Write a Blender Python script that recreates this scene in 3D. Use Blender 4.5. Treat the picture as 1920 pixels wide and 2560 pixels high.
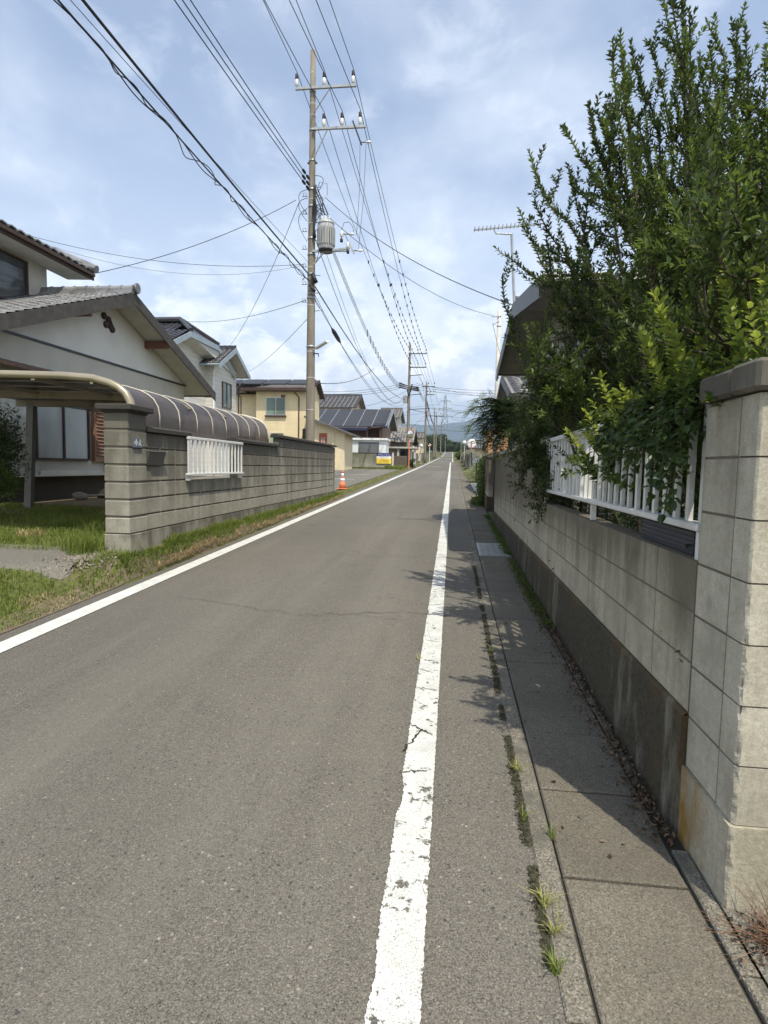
import bpy, bmesh, math, random
from mathutils import Vector, Matrix
import mathutils.noise as mn
R = math.radians
scene = bpy.context.scene
for o in list(bpy.data.objects): bpy.data.objects.remove(o, do_unlink=True)
col = scene.collection

# ------------------------------------------------------------------ camera
F = 1450.0; CAMZ = 1.5; HX, HY, ROLL = 170.0, 112.0, 0.018
d1 = Vector((HX, HY, -F)).normalized()
up = Vector((ROLL, 1.0, (HX*ROLL + HY)/F)).normalized()
xc = d1.cross(up)
M = Matrix((xc, d1, up))                      # world <- camera
cam_d = bpy.data.cameras.new('camera'); cam = bpy.data.objects.new('camera', cam_d); col.objects.link(cam)
cam_d.sensor_fit = 'VERTICAL'; cam_d.sensor_height = 36; cam_d.lens = 36*F/2560
cam_d.clip_start = 0.05; cam_d.clip_end = 30000
cam.matrix_world = Matrix.Translation((0, 0, CAMZ)) @ M.to_4x4()
scene.camera = cam
scene.render.resolution_x = 768; scene.render.resolution_y = 1024

def ray(px, py): return M @ Vector((px-960, 1280-py, -F))
def atY(px, py, Y):
    d = ray(px, py); t = Y/d.y; return Vector((d.x*t, Y, CAMZ+d.z*t))
def atX(px, py, X):
    d = ray(px, py); t = X/d.x; return Vector((X, d.y*t, CAMZ+d.z*t))

# ------------------------------------------------------------------ world, sun, exposure
SUN_EL = R(59); SUNV = Vector((.277, -.494, 1.0)).normalized()
sun_d = bpy.data.lights.new('sun', 'SUN'); sun = bpy.data.objects.new('sun', sun_d); col.objects.link(sun)
sun_d.energy = 3.6; sun_d.angle = R(0.53); sun_d.color = (1.0, .935, .80)
sun.rotation_euler = SUNV.to_track_quat('Z', 'Y').to_euler()
sun.location = (10, -15, 30)
w = bpy.data.worlds.new('World'); scene.world = w; w.use_nodes = True
wn = w.node_tree.nodes; wl = w.node_tree.links; wn.clear()
def WN(t, **k):
    n = wn.new(t)
    for a, b in k.items(): setattr(n, a, b)
    return n
sky = WN('ShaderNodeTexSky', sky_type='NISHITA', sun_disc=False, sun_elevation=SUN_EL, sun_rotation=math.atan2(SUNV.x, SUNV.y), altitude=100, air_density=1.0, dust_density=1.2, ozone_density=1.6)
tc = WN('ShaderNodeTexCoord'); sep = WN('ShaderNodeSeparateXYZ'); wl.new(tc.outputs['Generated'], sep.inputs[0])
def WM(op, a, b=None, c=None, clamp=False):
    n = WN('ShaderNodeMath', operation=op, use_clamp=clamp)
    for i, v in enumerate((a, b, c)):
        if v is None: continue
        if isinstance(v, (int, float)): n.inputs[i].default_value = v
        else: wl.new(v, n.inputs[i])
    return n.outputs[0]
zz = WM('MAXIMUM', sep.outputs[2], 0.02); zz2 = WM('ADD', zz, .16)
cx_ = WM('DIVIDE', sep.outputs[0], zz2); cy_ = WM('DIVIDE', sep.outputs[1], zz2)
comb = WN('ShaderNodeCombineXYZ'); wl.new(cx_, comb.inputs[0]); wl.new(cy_, comb.inputs[1])
def WNOISE(vec, scale, detail, rough, dist=0, rot=0, sc=(1, 1, 1), loc=(0, 0, 0)):
    mp = WN('ShaderNodeMapping'); mp.inputs['Rotation'].default_value = (0, 0, rot); mp.inputs['Scale'].default_value = sc; mp.inputs['Location'].default_value = loc
    wl.new(vec, mp.inputs[0])
    n = WN('ShaderNodeTexNoise'); n.inputs['Scale'].default_value = scale; n.inputs['Detail'].default_value = detail; n.inputs['Roughness'].default_value = rough; n.inputs['Distortion'].default_value = dist
    wl.new(mp.outputs[0], n.inputs['Vector']); return n.outputs['Fac']
def WR(fac, a, b):
    n = WN('ShaderNodeMapRange', interpolation_type='SMOOTHSTEP'); n.inputs[1].default_value = a; n.inputs[2].default_value = b
    wl.new(fac, n.inputs[0]); return n.outputs[0]
n1 = WNOISE(comb.outputs[0], 1.5, 9, .56, .25, rot=.75, sc=(1, .72, 1), loc=(5.3, 2.2, 0))
n2 = WNOISE(tc.outputs['Generated'], 6.0, 10, .62, .3, rot=.9, sc=(1, .8, 1.6), loc=(0.3, 5.2, 0))
c1 = WR(n1, .40, .70); c2 = WR(n2, .50, .70)
wisps = WM('ADD', WM('MULTIPLY', c1, .62), WM('MULTIPLY', c2, .42), clamp=True)
hor = WR(sep.outputs[2], .55, .0)                              # more veil towards the horizon
cov = WM('ADD', WM('ADD', WM('MULTIPLY', wisps, .62), .17), WM('MULTIPLY', hor, .60), clamp=True)
# low cumulus
n3 = WNOISE(tc.outputs['Generated'], 5.2, 9, .6, .15, sc=(1, 1, 2.0), loc=(1.0, .3, 0.46))
lowb = WM('MULTIPLY', WR(sep.outputs[2], .36, .12), WR(sep.outputs[2], .0, .05))
n3b = WNOISE(tc.outputs['Generated'], 16, 8, .6, 0, sc=(1, 1, 1.4), loc=(2, 3, 1))
cum = WM('MULTIPLY', WR(WM('ADD', WM('MULTIPLY', n3, .78), WM('MULTIPLY', n3b, .22)), .465, .54), lowb)
def WC(fac, a, b):
    n = WN('ShaderNodeMix', data_type='RGBA'); wl.new(fac, n.inputs[0])
    for i, v in ((6, a), (7, b)):
        if isinstance(v, tuple): n.inputs[i].default_value = v
        else: wl.new(v, n.inputs[i])
    return n.outputs[2]
shade = WR(n3b, .35, .65)
cumc = WC(shade, (7.0, 7.3, 7.7, 1), (10.2, 10.2, 10.0, 1))
skyc = WC(WM('MULTIPLY', cov, .80), sky.outputs[0], (7.7, 8.05, 8.4, 1))
skyc = WC(WM('MULTIPLY', cum, .9), skyc, cumc)
bg = WN('ShaderNodeBackground'); bg.inputs['Strength'].default_value = .132
wl.new(skyc, bg.inputs[0]); wo = WN('ShaderNodeOutputWorld'); wl.new(bg.outputs[0], wo.inputs[0])
vs = scene.view_settings; vs.view_transform = 'Standard'; vs.look = 'None'; vs.gamma = 1; vs.use_curve_mapping = False; vs.exposure = 0.55

# ------------------------------------------------------------------ mesh helpers
class MB:
    def __init__(s): s.v = []; s.f = []
    def add(s, vs, fs):
        b = len(s.v); s.v += [tuple(v) for v in vs]; s.f += [tuple(i+b for i in f) for f in fs]; return s
    def box(s, x0, x1, y0, y1, z0, z1):
        return s.add([(x0,y0,z0),(x1,y0,z0),(x1,y1,z0),(x0,y1,z0),(x0,y0,z1),(x1,y0,z1),(x1,y1,z1),(x0,y1,z1)],
            [(0,3,2,1),(4,5,6,7),(0,1,5,4),(1,2,6,5),(2,3,7,6),(3,0,4,7)])
    def bbox(s, x0, x1, y0, y1, z0, z1, c):
        """box with all twelve edges chamfered"""
        bm = bmesh.new(); 
        b = MB().box(x0,x1,y0,y1,z0,z1)
        vv = [bm.verts.new(p) for p in b.v]
        for f in b.f: bm.faces.new([vv[i] for i in f])
        bmesh.ops.bevel(bm, geom=bm.edges[:]+bm.verts[:], offset=c, segments=1, profile=.5, affect='EDGES')
        bm.verts.index_update()
        s.add([v.co[:] for v in bm.verts], [[v.index for v in f.verts] for f in bm.faces]); bm.free(); return s
    def obox(s, c, ax, ay, az):
        """oriented box: centre + half-axis vectors"""
        c, ax, ay, az = map(Vector, (c, ax, ay, az))
        P = [c+i*ax+j*ay+k*az for k in (-1,1) for i, j in ((-1,-1),(1,-1),(1,1),(-1,1))]
        return s.add(P, [(0,3,2,1),(4,5,6,7),(0,1,5,4),(1,2,6,5),(2,3,7,6),(3,0,4,7)])
    def bar(s, a, b, wd, ht, upv=(0,0,1)):
        a, b = Vector(a), Vector(b); d = (b-a); L = d.length; d.normalize(); u = Vector(upv)
        sd = d.cross(u); 
        if sd.length < 1e-4: sd = d.cross(Vector((0,1,0)))
        sd.normalize(); u2 = sd.cross(d)
        return s.obox((a+b)/2, d*L/2, sd*wd/2, u2*ht/2)
    def quad(s, a, b, c, d): return s.add([a,b,c,d], [(0,1,2,3)])
    def tube(s, pts, r, n=8, cap=True):
        pts = [Vector(p) for p in pts]; m = len(pts); rs = r if isinstance(r, (list, tuple)) else [r]*m
        base = len(s.v); pu = None
        for i, p in enumerate(pts):
            d = (pts[min(i+1,m-1)]-pts[max(i-1,0)]).normalized()
            if pu is None: pu = Vector((0,0,1)) if abs(d.z) < .9 else Vector((1,0,0))
            a = d.cross(pu).normalized(); b_ = a.cross(d).normalized(); pu = b_
            for k in range(n):
                t = 2*math.pi*k/n; s.v.append(tuple(p+(a*math.cos(t)+b_*math.sin(t))*rs[i]))
        for i in range(m-1):
            for k in range(n):
                k2 = (k+1)%n; s.f.append((base+i*n+k, base+i*n+k2, base+(i+1)*n+k2, base+(i+1)*n+k))
        if cap and n > 2:
            s.f.append(tuple(base+k for k in range(n))[::-1]); s.f.append(tuple(base+(m-1)*n+k for k in range(n)))
        return s
    def lathe(s, c, prof, n=16, axis=(0,0,1)):
        c = Vector(c); az = Vector(axis).normalized(); ax = az.orthogonal().normalized(); ay = az.cross(ax)
        b = len(s.v)
        for r, z in prof:
            for k in range(n):
                t = 2*math.pi*k/n; s.v.append(tuple(c+ax*r*math.cos(t)+ay*r*math.sin(t)+az*z))
        for i in range(len(prof)-1):
            for k in range(n): s.f.append((b+i*n+k, b+i*n+(k+1)%n, b+(i+1)*n+(k+1)%n, b+(i+1)*n+k))
        s.f.append(tuple(b+k for k in range(n))[::-1]); s.f.append(tuple(b+(len(prof)-1)*n+k for k in range(n)))
        return s
    def prism(s, poly, ext):
        """polygon (3D points) extruded by vector"""
        n = len(poly); e = Vector(ext); P = [Vector(p) for p in poly]; Q = [p+e for p in P]
        return s.add(P+Q, [tuple(range(n))[::-1], tuple(range(n, 2*n))]+[(i, (i+1)%n, n+(i+1)%n, n+i) for i in range(n)])

OFF = {}
def build(name, mb, m, parent=None, smooth=False):
    me = bpy.data.meshes.new(name); off = OFF.get(parent, Vector((0,0,0)))
    me.from_pydata([tuple(Vector(v)-off) for v in mb.v], [], mb.f); me.materials.append(m)
    if smooth:
        me.polygons.foreach_set('use_smooth', [True]*len(me.polygons))
    me.update()
    o = bpy.data.objects.new(name, me); col.objects.link(o)
    if parent: o.parent = parent; OFF[o] = off
    return o
def tag(o, label=None, cat=None, group=None, kind=None):
    if label: o['label'] = label
    if cat: o['category'] = cat
    if group: o['group'] = group
    if kind: o['kind'] = kind
    return o
def thing(name, label, cat, loc, group=None):
    o = bpy.data.objects.new(name, None); o.empty_display_size = .2; col.objects.link(o)
    o.location = loc; OFF[o] = Vector(loc); return tag(o, label, cat, group)
def struct(name, mb, m, smooth=False): return tag(build(name, mb, m, smooth=smooth), kind='structure')
def single(name, mb, m, label, cat, group=None, smooth=False): return tag(build(name, mb, m, smooth=smooth), label, cat, group)

# ------------------------------------------------------------------ material helpers
class MT:
    def __init__(s, name, rough=.8, metal=0, spec=.4):
        s.m = bpy.data.materials.new(name); s.m.use_nodes = True; s.t = s.m.node_tree; s.t.nodes.clear()
        s.b = s.t.nodes.new('ShaderNodeBsdfPrincipled'); s.o = s.t.nodes.new('ShaderNodeOutputMaterial')
        s.t.links.new(s.b.outputs[0], s.o.inputs[0])
        s.b.inputs['Roughness'].default_value = rough; s.b.inputs['Metallic'].default_value = metal; s.b.inputs['Specular IOR Level'].default_value = spec
        s.g = s.t.nodes.new('ShaderNodeNewGeometry')
    def n(s, t, **k):
        x = s.t.nodes.new(t)
        for a, b in k.items(): setattr(x, a, b)
        return x
    def L(s, a, b): s.t.links.new(a, b)
    def put(s, sock, v):
        if isinstance(v, bpy.types.NodeSocket): s.L(v, sock)
        elif isinstance(v, tuple) and len(v) == 3 and sock.type == 'RGBA': sock.default_value = (*v, 1)
        else: sock.default_value = v
    def pos(s, sc=(1,1,1), rot=(0,0,0)):
        mp = s.n('ShaderNodeMapping'); mp.inputs['Scale'].default_value = sc; mp.inputs['Rotation'].default_value = rot
        s.L(s.g.outputs['Position'], mp.inputs[0]); return mp.outputs[0]
    def noise(s, sc=1, det=4, rough=.55, vec=None, dist=0):
        x = s.n('ShaderNodeTexNoise'); s.L(vec or s.pos(), x.inputs['Vector'])
        x.inputs['Scale'].default_value = sc; x.inputs['Detail'].default_value = det; x.inputs['Roughness'].default_value = rough; x.inputs['Distortion'].default_value = dist
        return x.outputs['Fac']
    def vor(s, sc=1, vec=None, feat='F1', out='Color'):
        x = s.n('ShaderNodeTexVoronoi', feature=feat); s.L(vec or s.pos(), x.inputs['Vector']); x.inputs['Scale'].default_value = sc
        return x.outputs[out]
    def wave(s, sc=1, vec=None, dirn='X', dist=0):
        x = s.n('ShaderNodeTexWave', bands_direction=dirn); s.L(vec or s.pos(), x.inputs['Vector']); x.inputs['Scale'].default_value = sc; x.inputs['Distortion'].default_value = dist
        return x.outputs['Fac']
    def rng(s, f, a, b, c=0., d=1.):
        x = s.n('ShaderNodeMapRange'); s.L(f, x.inputs[0])
        for i, v in enumerate((a, b, c, d)): x.inputs[i+1].default_value = v
        return x.outputs[0]
    def math(s, op, a, b=0., clamp=False):
        x = s.n('ShaderNodeMath', operation=op, use_clamp=clamp); s.put(x.inputs[0], a); s.put(x.inputs[1], b); return x.outputs[0]
    def ramp(s, f, stops, const=False):
        x = s.n('ShaderNodeValToRGB'); s.L(f, x.inputs[0]); e = x.color_ramp.elements
        if const: x.color_ramp.interpolation = 'CONSTANT'
        while len(e) < len(stops): e.new(.5)
        for i, (p, c) in enumerate(stops): e[i].position = p; e[i].color = (*c, 1) if len(c) == 3 else c
        return x.outputs[0]
    def mix(s, f, a, b, mode='MIX'):
        x = s.n('ShaderNodeMix', data_type='RGBA', blend_type=mode); s.put(x.inputs[0], f); s.put(x.inputs[6], a); s.put(x.inputs[7], b); return x.outputs[2]
    def sepz(s):
        x = s.n('ShaderNodeSeparateXYZ'); s.L(s.g.outputs['Position'], x.inputs[0]); return x.outputs
    def col(s, v): s.put(s.b.inputs['Base Color'], v); return s
    def bump(s, h, st=.5, d=.01):
        x = s.n('ShaderNodeBump'); x.inputs['Strength'].default_value = st; x.inputs['Distance'].default_value = d; s.L(h, x.inputs['Height']); s.L(x.outputs[0], s.b.inputs['Normal']); return s

def flat(name, c, rough=.6, metal=0, var=.12, sc=3, spec=.4):
    t = MT(name, rough, metal, spec); nz = t.noise(sc, 5, .6)
    t.col(t.mix(t.rng(nz, .3, .7), tuple(x*(1-var) for x in c), tuple(min(1, x*(1+var)) for x in c)))
    t.bump(t.noise(sc*12, 3), .15, .004); return t.m

def aggregate(t, base_lo, base_hi, sc=95, light=.30, dark=.03, amt=1.0):
    big = t.noise(.45, 5, .6); med = t.noise(3.5, 6, .65)
    base = t.mix(t.math('ADD', t.math('MULTIPLY', t.rng(big, .3, .7), .6), t.math('MULTIPLY', t.rng(med, .3, .7), .4)), base_lo, base_hi)
    wp = t.n('ShaderNodeVectorMath', operation='ADD'); nn = t.n('ShaderNodeTexNoise'); nn.inputs['Scale'].default_value = 60; t.L(t.pos(), nn.inputs['Vector'])
    ss = t.n('ShaderNodeVectorMath', operation='SCALE'); t.L(nn.outputs['Color'], ss.inputs[0]); ss.inputs['Scale'].default_value = .012
    t.L(t.pos(), wp.inputs[0]); t.L(ss.outputs[0], wp.inputs[1])
    v = t.n('ShaderNodeTexVoronoi'); t.L(wp.outputs[0], v.inputs['Vector']); v.inputs['Scale'].default_value = sc
    se = t.n('ShaderNodeSeparateColor'); t.L(v.outputs['Color'], se.inputs[0])
    inside = t.rng(v.outputs['Distance'], .55, .3)
    li = t.math('MULTIPLY', t.rng(se.outputs[0], .84, .96), inside); dk = t.math('MULTIPLY', t.rng(se.outputs[1], .84, .90), inside)
    lc = t.mix(se.outputs[2], (light, light*.93, light*.8), (light*.72, light*.74, light*.75))
    c = t.mix(t.math('MULTIPLY', li, .8*amt), base, lc); c = t.mix(t.math('MULTIPLY', dk, .75*amt), c, (dark, dark, dark*1.1))
    v2 = t.n('ShaderNodeTexVoronoi'); t.L(wp.outputs[0], v2.inputs['Vector']); v2.inputs['Scale'].default_value = sc*1.9
    s2 = t.n('ShaderNodeSeparateColor'); t.L(v2.outputs['Color'], s2.inputs[0])
    c = t.mix(t.rng(s2.outputs[0], 0, 1, .1*amt, .95*amt), c, t.mix(s2.outputs[1], tuple(x*.36 for x in base_lo), tuple(x*1.62 for x in base_hi)))
    h = t.math('ADD', t.math('MULTIPLY', v.outputs['Distance'], -1.), t.math('MULTIPLY', v2.outputs['Distance'], -.5))
    return c, h

t = MT('asphalt', .88, spec=.3); c, h = aggregate(t, (.104,.094,.077), (.158,.143,.118), sc=135, light=.38)
v3 = t.n('ShaderNodeTexVoronoi'); t.L(t.pos(), v3.inputs['Vector']); v3.inputs['Scale'].default_value = 62; s3 = t.n('ShaderNodeSeparateColor'); t.L(v3.outputs['Color'], s3.inputs[0])
k3 = t.math('MULTIPLY', t.rng(s3.outputs[0], .955, .98), t.rng(v3.outputs['Distance'], .42, .25)); c = t.mix(t.math('MULTIPLY', k3, .7), c, t.mix(s3.outputs[1], (.42,.40,.36), (.30,.22,.14)))
k4 = t.math('MULTIPLY', t.rng(s3.outputs[2], .95, .97), t.rng(v3.outputs['Distance'], .5, .3)); c = t.mix(t.math('MULTIPLY', k4, .8), c, (.035,.037,.042))
spt = t.rng(t.noise(.22, 4, .6, t.pos((1,.45,1))), .42, .62); c = t.mix(t.math('MULTIPLY', spt, .30), c, (.062,.060,.054))
tr_k = t.rng(t.noise(.55, 5, .65, t.pos((2.2,.12,1))), .5, .66); c = t.mix(t.math('MULTIPLY', tr_k, .28), c, (.21,.195,.16))
oil = t.rng(t.noise(1.15, 4, .6), .66, .72); c = t.mix(t.math('MULTIPLY', oil, .4), c, (.045,.043,.04))
t.col(c).bump(h, .6, .005); ASPHALT = t.m
t = MT('old_asphalt', .9, spec=.3); c, h = aggregate(t, (.11,.103,.085), (.17,.158,.13), light=.34)
t.col(c).bump(h, .6, .005); OLDASPH = t.m
t = MT('sidewalk_concrete', .9, spec=.3); c, h = aggregate(t, (.105,.093,.070), (.18,.161,.124), sc=115, light=.34, amt=.9); c = t.mix(t.rng(t.g.outputs['Random Per Island'], 0, 1, 0, .38), c, (.075,.067,.052))
st = t.rng(t.noise(1.6, 6, .65), .42, .66); c = t.mix(t.math('MULTIPLY', st, .45), c, (.075,.066,.052))
t.col(c).bump(h, .5, .004); SIDE = t.m
t = MT('kerb_concrete', .9); c, h = aggregate(t, (.115,.104,.080), (.19,.172,.135), sc=100, light=.4, dark=.05)
t.col(t.mix(t.rng(t.noise(5, 6), .5, .62), c, (.10,.093,.075))).bump(h, .7, .005); KERB = t.m
t = MT('light_concrete', .85); c, h = aggregate(t, (.36,.35,.32), (.46,.44,.40), sc=60, light=.5, amt=.3); t.col(c).bump(h, .3, .003); LCONC = t.m

def paint(name, wear):
    t = MT(name, .7, spec=.3); c, h = aggregate(t, (.092,.086,.072), (.132,.123,.102), light=.38)
    n1 = t.noise(26, 7, .72); n2 = t.noise(5, 6, .7); n3 = t.vor(3.1, t.pos((1,.55,1)), 'DISTANCE_TO_EDGE', 'Distance')
    chips = t.rng(t.math('ADD', t.math('MULTIPLY', n1, .62), t.math('MULTIPLY', n2, .38)), wear, wear+.018)
    cr = t.rng(t.math('ADD', n3, t.math('MULTIPLY', t.noise(30, 4), .012)), .006, .012, 1, 0); cr = t.math('MULTIPLY', cr, t.rng(t.noise(2.6, 3), .56, .60))
    pit = t.rng(t.noise(190, 3, .7), .565, .63)
    msk = t.math('MAXIMUM', t.math('MAXIMUM', chips, t.math('MULTIPLY', cr, .9)), t.math('MULTIPLY', pit, .6))
    white = t.mix(t.rng(t.noise(9, 6), .3, .7), (.50,.50,.46), (.66,.66,.62))
    t.col(t.mix(msk, white, c)).bump(t.math('ADD', t.math('MULTIPLY', h, .3), t.math('MULTIPLY', msk, -1.)), .5, .004); return t.m
WLINE = paint('worn_white_line', .555); WLINE2 = paint('fresh_white_line', .69)

def blockmat(name, lo, hi, stain, top_z, hatch=False, st_amt=.7, spread=.5, grain=0):
    t = MT(name, .92, spec=.25); z = t.sepz()[2]
    streak = t.noise(1.0, 6, .65, t.pos((3.2, 3.2, .35))); big = t.noise(1.1, 4); fine = t.noise(38, 6, .8); mid = t.noise(8, 5, .65)
    isl = t.g.outputs['Random Per Island']
    f = t.math('ADD', t.math('MULTIPLY', t.rng(mid, .35, .65), .40), t.math('MULTIPLY', t.rng(fine, .35, .65), .45)); f = t.math('ADD', f, t.math('MULTIPLY', isl, .22))
    c = t.mix(f, lo, hi)
    if grain:
        g1 = t.noise(150, 4, .75); g2 = t.noise(420, 2, .6, t.pos((1,1,.35))); c = t.mix(t.math('MULTIPLY', t.rng(g1, .42, .62), .40), c, tuple(x*.5 for x in lo)); c = t.mix(t.math('MULTIPLY', t.rng(t.noise(3.1, 6, .7), .50, .66), .45), c, tuple(x*.6 for x in lo)); fine = t.math('ADD', fine, t.math('MULTIPLY', g1, .8))
    c = t.mix(t.rng(isl, .45, 1., 0, .30), c, tuple(x*.55 for x in lo))
    zf = t.rng(z, top_z-spread*1.6, top_z, 0., .34)
    s = t.rng(t.math('ADD', t.math('ADD', t.math('MULTIPLY', streak, .72), t.math('MULTIPLY', big, .28)), zf), .51, .74)
    c = t.mix(t.math('MULTIPLY', s, st_amt), c, stain)
    hgt = t.math('ADD', t.math('MULTIPLY', fine, .6), t.math('MULTIPLY', mid, .4))
    if hatch:
        hw = t.wave(46, t.pos((1, 1, 1.0), (R(38), 0, 0)), 'Y', 1.5); hgt = t.math('ADD', t.math('MULTIPLY', hw, .9), hgt)
        c = t.mix(t.math('MULTIPLY', t.rng(hw, .45, .1), .55), c, tuple(x*.35 for x in lo))
    t.col(c).bump(hgt, .6, .006 if hatch else .004); return t.m
BLK_L = blockmat('scored_block', (.27,.252,.20), (.52,.49,.395), (.075,.068,.053), 2.05, True, .75, .8)
BLK_R = blockmat('smooth_block', (.33,.298,.22), (.57,.52,.40), (.075,.062,.04), 1.27, False, .75, .34, 1)
BLK_R2 = blockmat('smooth_block_corner', (.36,.33,.255), (.62,.58,.47), (.12,.10,.07), 2.25, False, .6, .6, 1)
BLK_B = blockmat('lot_wall_block', (.26,.25,.20), (.42,.40,.33), (.12,.125,.08), 2.5, False, .7, .6)
MORTAR = flat('mortar', (.125,.112,.088), .95)
MORTAR2 = flat('mortar_light', (.13,.112,.08), .95)
COPE = blockmat('weathered_coping', (.10,.092,.078), (.19,.175,.15), (.035,.032,.026), 2.0, False, .85, .6)
t = MT('mossy_footing', .95, spec=.2); n_ = t.noise(2.0, 7, .7, t.pos((2.2,2.2,.5))); f_ = t.noise(45, 5, .7); n2_ = t.noise(1.3, 5, .6, t.pos((1.6,1.6,.6)))
c = t.mix(t.rng(f_, .3, .7), (.034,.029,.020), (.092,.080,.056)); c = t.mix(t.math('MULTIPLY', t.rng(n_, .53, .68), .8), c, (.24,.225,.175))
zt_ = t.rng(t.sepz()[2], .46, .56); orange = t.math('MULTIPLY', t.rng(t.math('ADD', n2_, t.math('MULTIPLY', zt_, .16)), .56, .72), .6); c = t.mix(orange, c, (.11,.072,.03))
t.col(c).bump(t.math('ADD', f_, n_), .7, .010); FOOT_R = t.m
t = MT('stained_footing', .93, spec=.2); n_ = t.noise(3, 7, .65, t.pos((1,1,.4))); f_ = t.noise(50, 5, .7)
c = t.mix(t.rng(f_, .3, .7), (.22,.205,.165), (.33,.31,.25)); c = t.mix(t.math('MULTIPLY', t.rng(t.math('ADD', n_, t.rng(t.sepz()[2], .35, .66, 0, .16)), .50, .68), .8), c, (.085,.075,.055)); t.col(c).bump(f_, .4, .005); FOOT_L = t.m
t = MT('bare_footing', .93, spec=.2); f_ = t.noise(50, 5, .7); lf = t.noise(6, 5, .6, t.pos((1,1,.5))); og = t.noise(6.5, 7, .7, t.pos((1,1,.4)))
c = t.mix(t.rng(f_, .3, .7), (.30,.275,.205), (.48,.44,.345)); c = t.mix(t.math('MULTIPLY', t.rng(lf, .48, .62), .45), c, (.17,.145,.09)); yy = t.rng(t.sepz()[1], 2.06, 2.22)
c = t.mix(t.math('MULTIPLY', t.math('MULTIPLY', yy, t.rng(og, .38, .60)), .95), c, (.24,.135,.022)); t.col(c).bump(t.math('ADD', f_, lf), .6, .007); FOOT_C = t.m

def tilemat(name, lo, hi, rough=.35):
    t = MT(name, rough, 0, .55); v = t.vor(4.2, out='Color'); s = t.n('ShaderNodeSeparateColor'); t.L(v, s.inputs[0]); n_ = t.noise(2, 5, .6)
    c = t.mix(s.outputs[0], lo, hi); c = t.mix(t.math('MULTIPLY', t.rng(n_, .5, .7), .5), c, tuple(x*.55 for x in lo)); t.col(c).bump(t.noise(50, 3), .2, .003)
    t.put(t.b.inputs['Roughness'], t.rng(n_, .3, .7, rough-.08, rough+.2)); return t.m
TILE_G = tilemat('grey_roof_tile', (.11,.11,.112), (.25,.25,.25), .34)
TILE_B = tilemat('black_roof_tile', (.022,.022,.028), (.06,.058,.065), .35)
TILE_BR = tilemat('brown_slate', (.075,.066,.062), (.12,.108,.1), .6)
TILE_O = tilemat('old_grey_tile', (.2,.185,.165), (.30,.28,.25), .6)
def siding(name, c, period, horiz=True, depth=.008, dark=.6, rough=.7):
    t = MT(name, rough, 0, .3); o = t.sepz(); src = o[2] if horiz else t.math('ADD', o[0], o[1])
    fr = t.math('FRACT', t.math('DIVIDE', t.math('ADD', src, 50.), period)); ln = t.rng(fr, 0., .10, 1, 0) if horiz else t.rng(fr, 0., .16, 1, 0)
    nz = t.rng(t.noise(1.4, 5, .6, t.pos((1,1,.4))), .3, .7); cc = t.mix(nz, tuple(x*.88 for x in c), tuple(min(1,x*1.06) for x in c))
    t.col(t.mix(t.math('MULTIPLY', ln, 1-dark), cc, tuple(x*.25 for x in c))).bump(t.math('ADD', t.math('MULTIPLY', ln, -1.), t.math('MULTIPLY', t.noise(40, 3), .15)), .7, depth); return t.m
PLASTER = flat('white_plaster', (.66,.64,.575), .85, var=.07, sc=1.2)
SID_BEI = siding('beige_corrugated', (.52,.49,.41), .034, False, .006, .72)
SID_WHT = siding('white_lap_siding', (.62,.60,.54), .23, True, .01, .45)
CREAM = siding('cream_wall', (.70,.58,.36), .455, True, .004, .86)
CREAM2 = flat('cream_render', (.66,.56,.37), .85, var=.06)
BROWN_SID = siding('brown_siding', (.085,.055,.042), .12, True, .006, .6)
GREY_SID = siding('grey_siding', (.28,.25,.22), .2, False, .006, .6)
SOFFIT = flat('white_soffit', (.55,.53,.48), .85, var=.1)
SOFFIT_G = flat('grey_soffit', (.22,.215,.205), .85)
BARGE = flat('weathered_board', (.062,.055,.047), .75, var=.35, sc=6)
DKBRN = flat('dark_brown_wood', (.055,.032,.024), .65, var=.3, sc=6)
BRN = flat('brown_aluminium', (.13,.075,.05), .45, .3, var=.15)
RUSTBR = flat('brown_louvre', (.23,.125,.078), .55, var=.12)
BLUEGR = flat('blue_grey_trim', (.28,.34,.38), .6)
ALU = flat('aluminium', (.55,.55,.54), .35, .8, var=.08)
WALU = flat('white_aluminium', (.62,.62,.59), .42, 0, var=.10, sc=14)
CHAMP = flat('champagne_aluminium', (.36,.31,.22), .35, .5, var=.10)
STEELG = flat('galvanised_steel', (.36,.37,.37), .45, .7, var=.2, sc=8)
DKMET = flat('dark_metal', (.05,.052,.055), .45, .4)
BLACKRUB = flat('black_rubber', (.018,.018,.02), .6)
WIRE_M = flat('black_wire', (.022,.024,.028), .55)
CERAM = flat('white_porcelain', (.72,.70,.66), .25, spec=.6)
WHITEP = flat('white_paint', (.78,.78,.76), .5, var=.05)
SHEDW = flat('pale_shed_panel', (.74,.77,.76), .5, var=.06)
SHEDG = siding('grey_shed_shutter', (.15,.155,.16), .1, False, .01, .6)
NAVY = flat('navy_gutter', (.02,.026,.06), .4)
ORANGE = flat('orange_paint', (.66,.20,.09), .55, var=.1)
REDP = flat('faded_red_paint', (.55,.10,.07), .6)
SILVER = flat('silver_sheet', (.6,.62,.64), .22, .9, var=.05)
t = MT('solar_panel', .5, .0, .25); o_ = t.sepz(); l1 = t.rng(t.math('FRACT', t.math('MULTIPLY', o_[0], 1.0)), .0, .02, 1, 0)
l2 = t.rng(t.math('FRACT', t.math('MULTIPLY', o_[2], 3.2)), .0, .10, 1, 0)
t.col(t.mix(t.math('MULTIPLY', l2, .5), (.040,.041,.046), (.10,.10,.105))); SOLAR = t.m
t = MT('pole_concrete', .9, spec=.25); n_ = t.noise(2.2, 6, .65, t.pos((3,3,.5))); f_ = t.noise(40, 5, .7)
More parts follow.
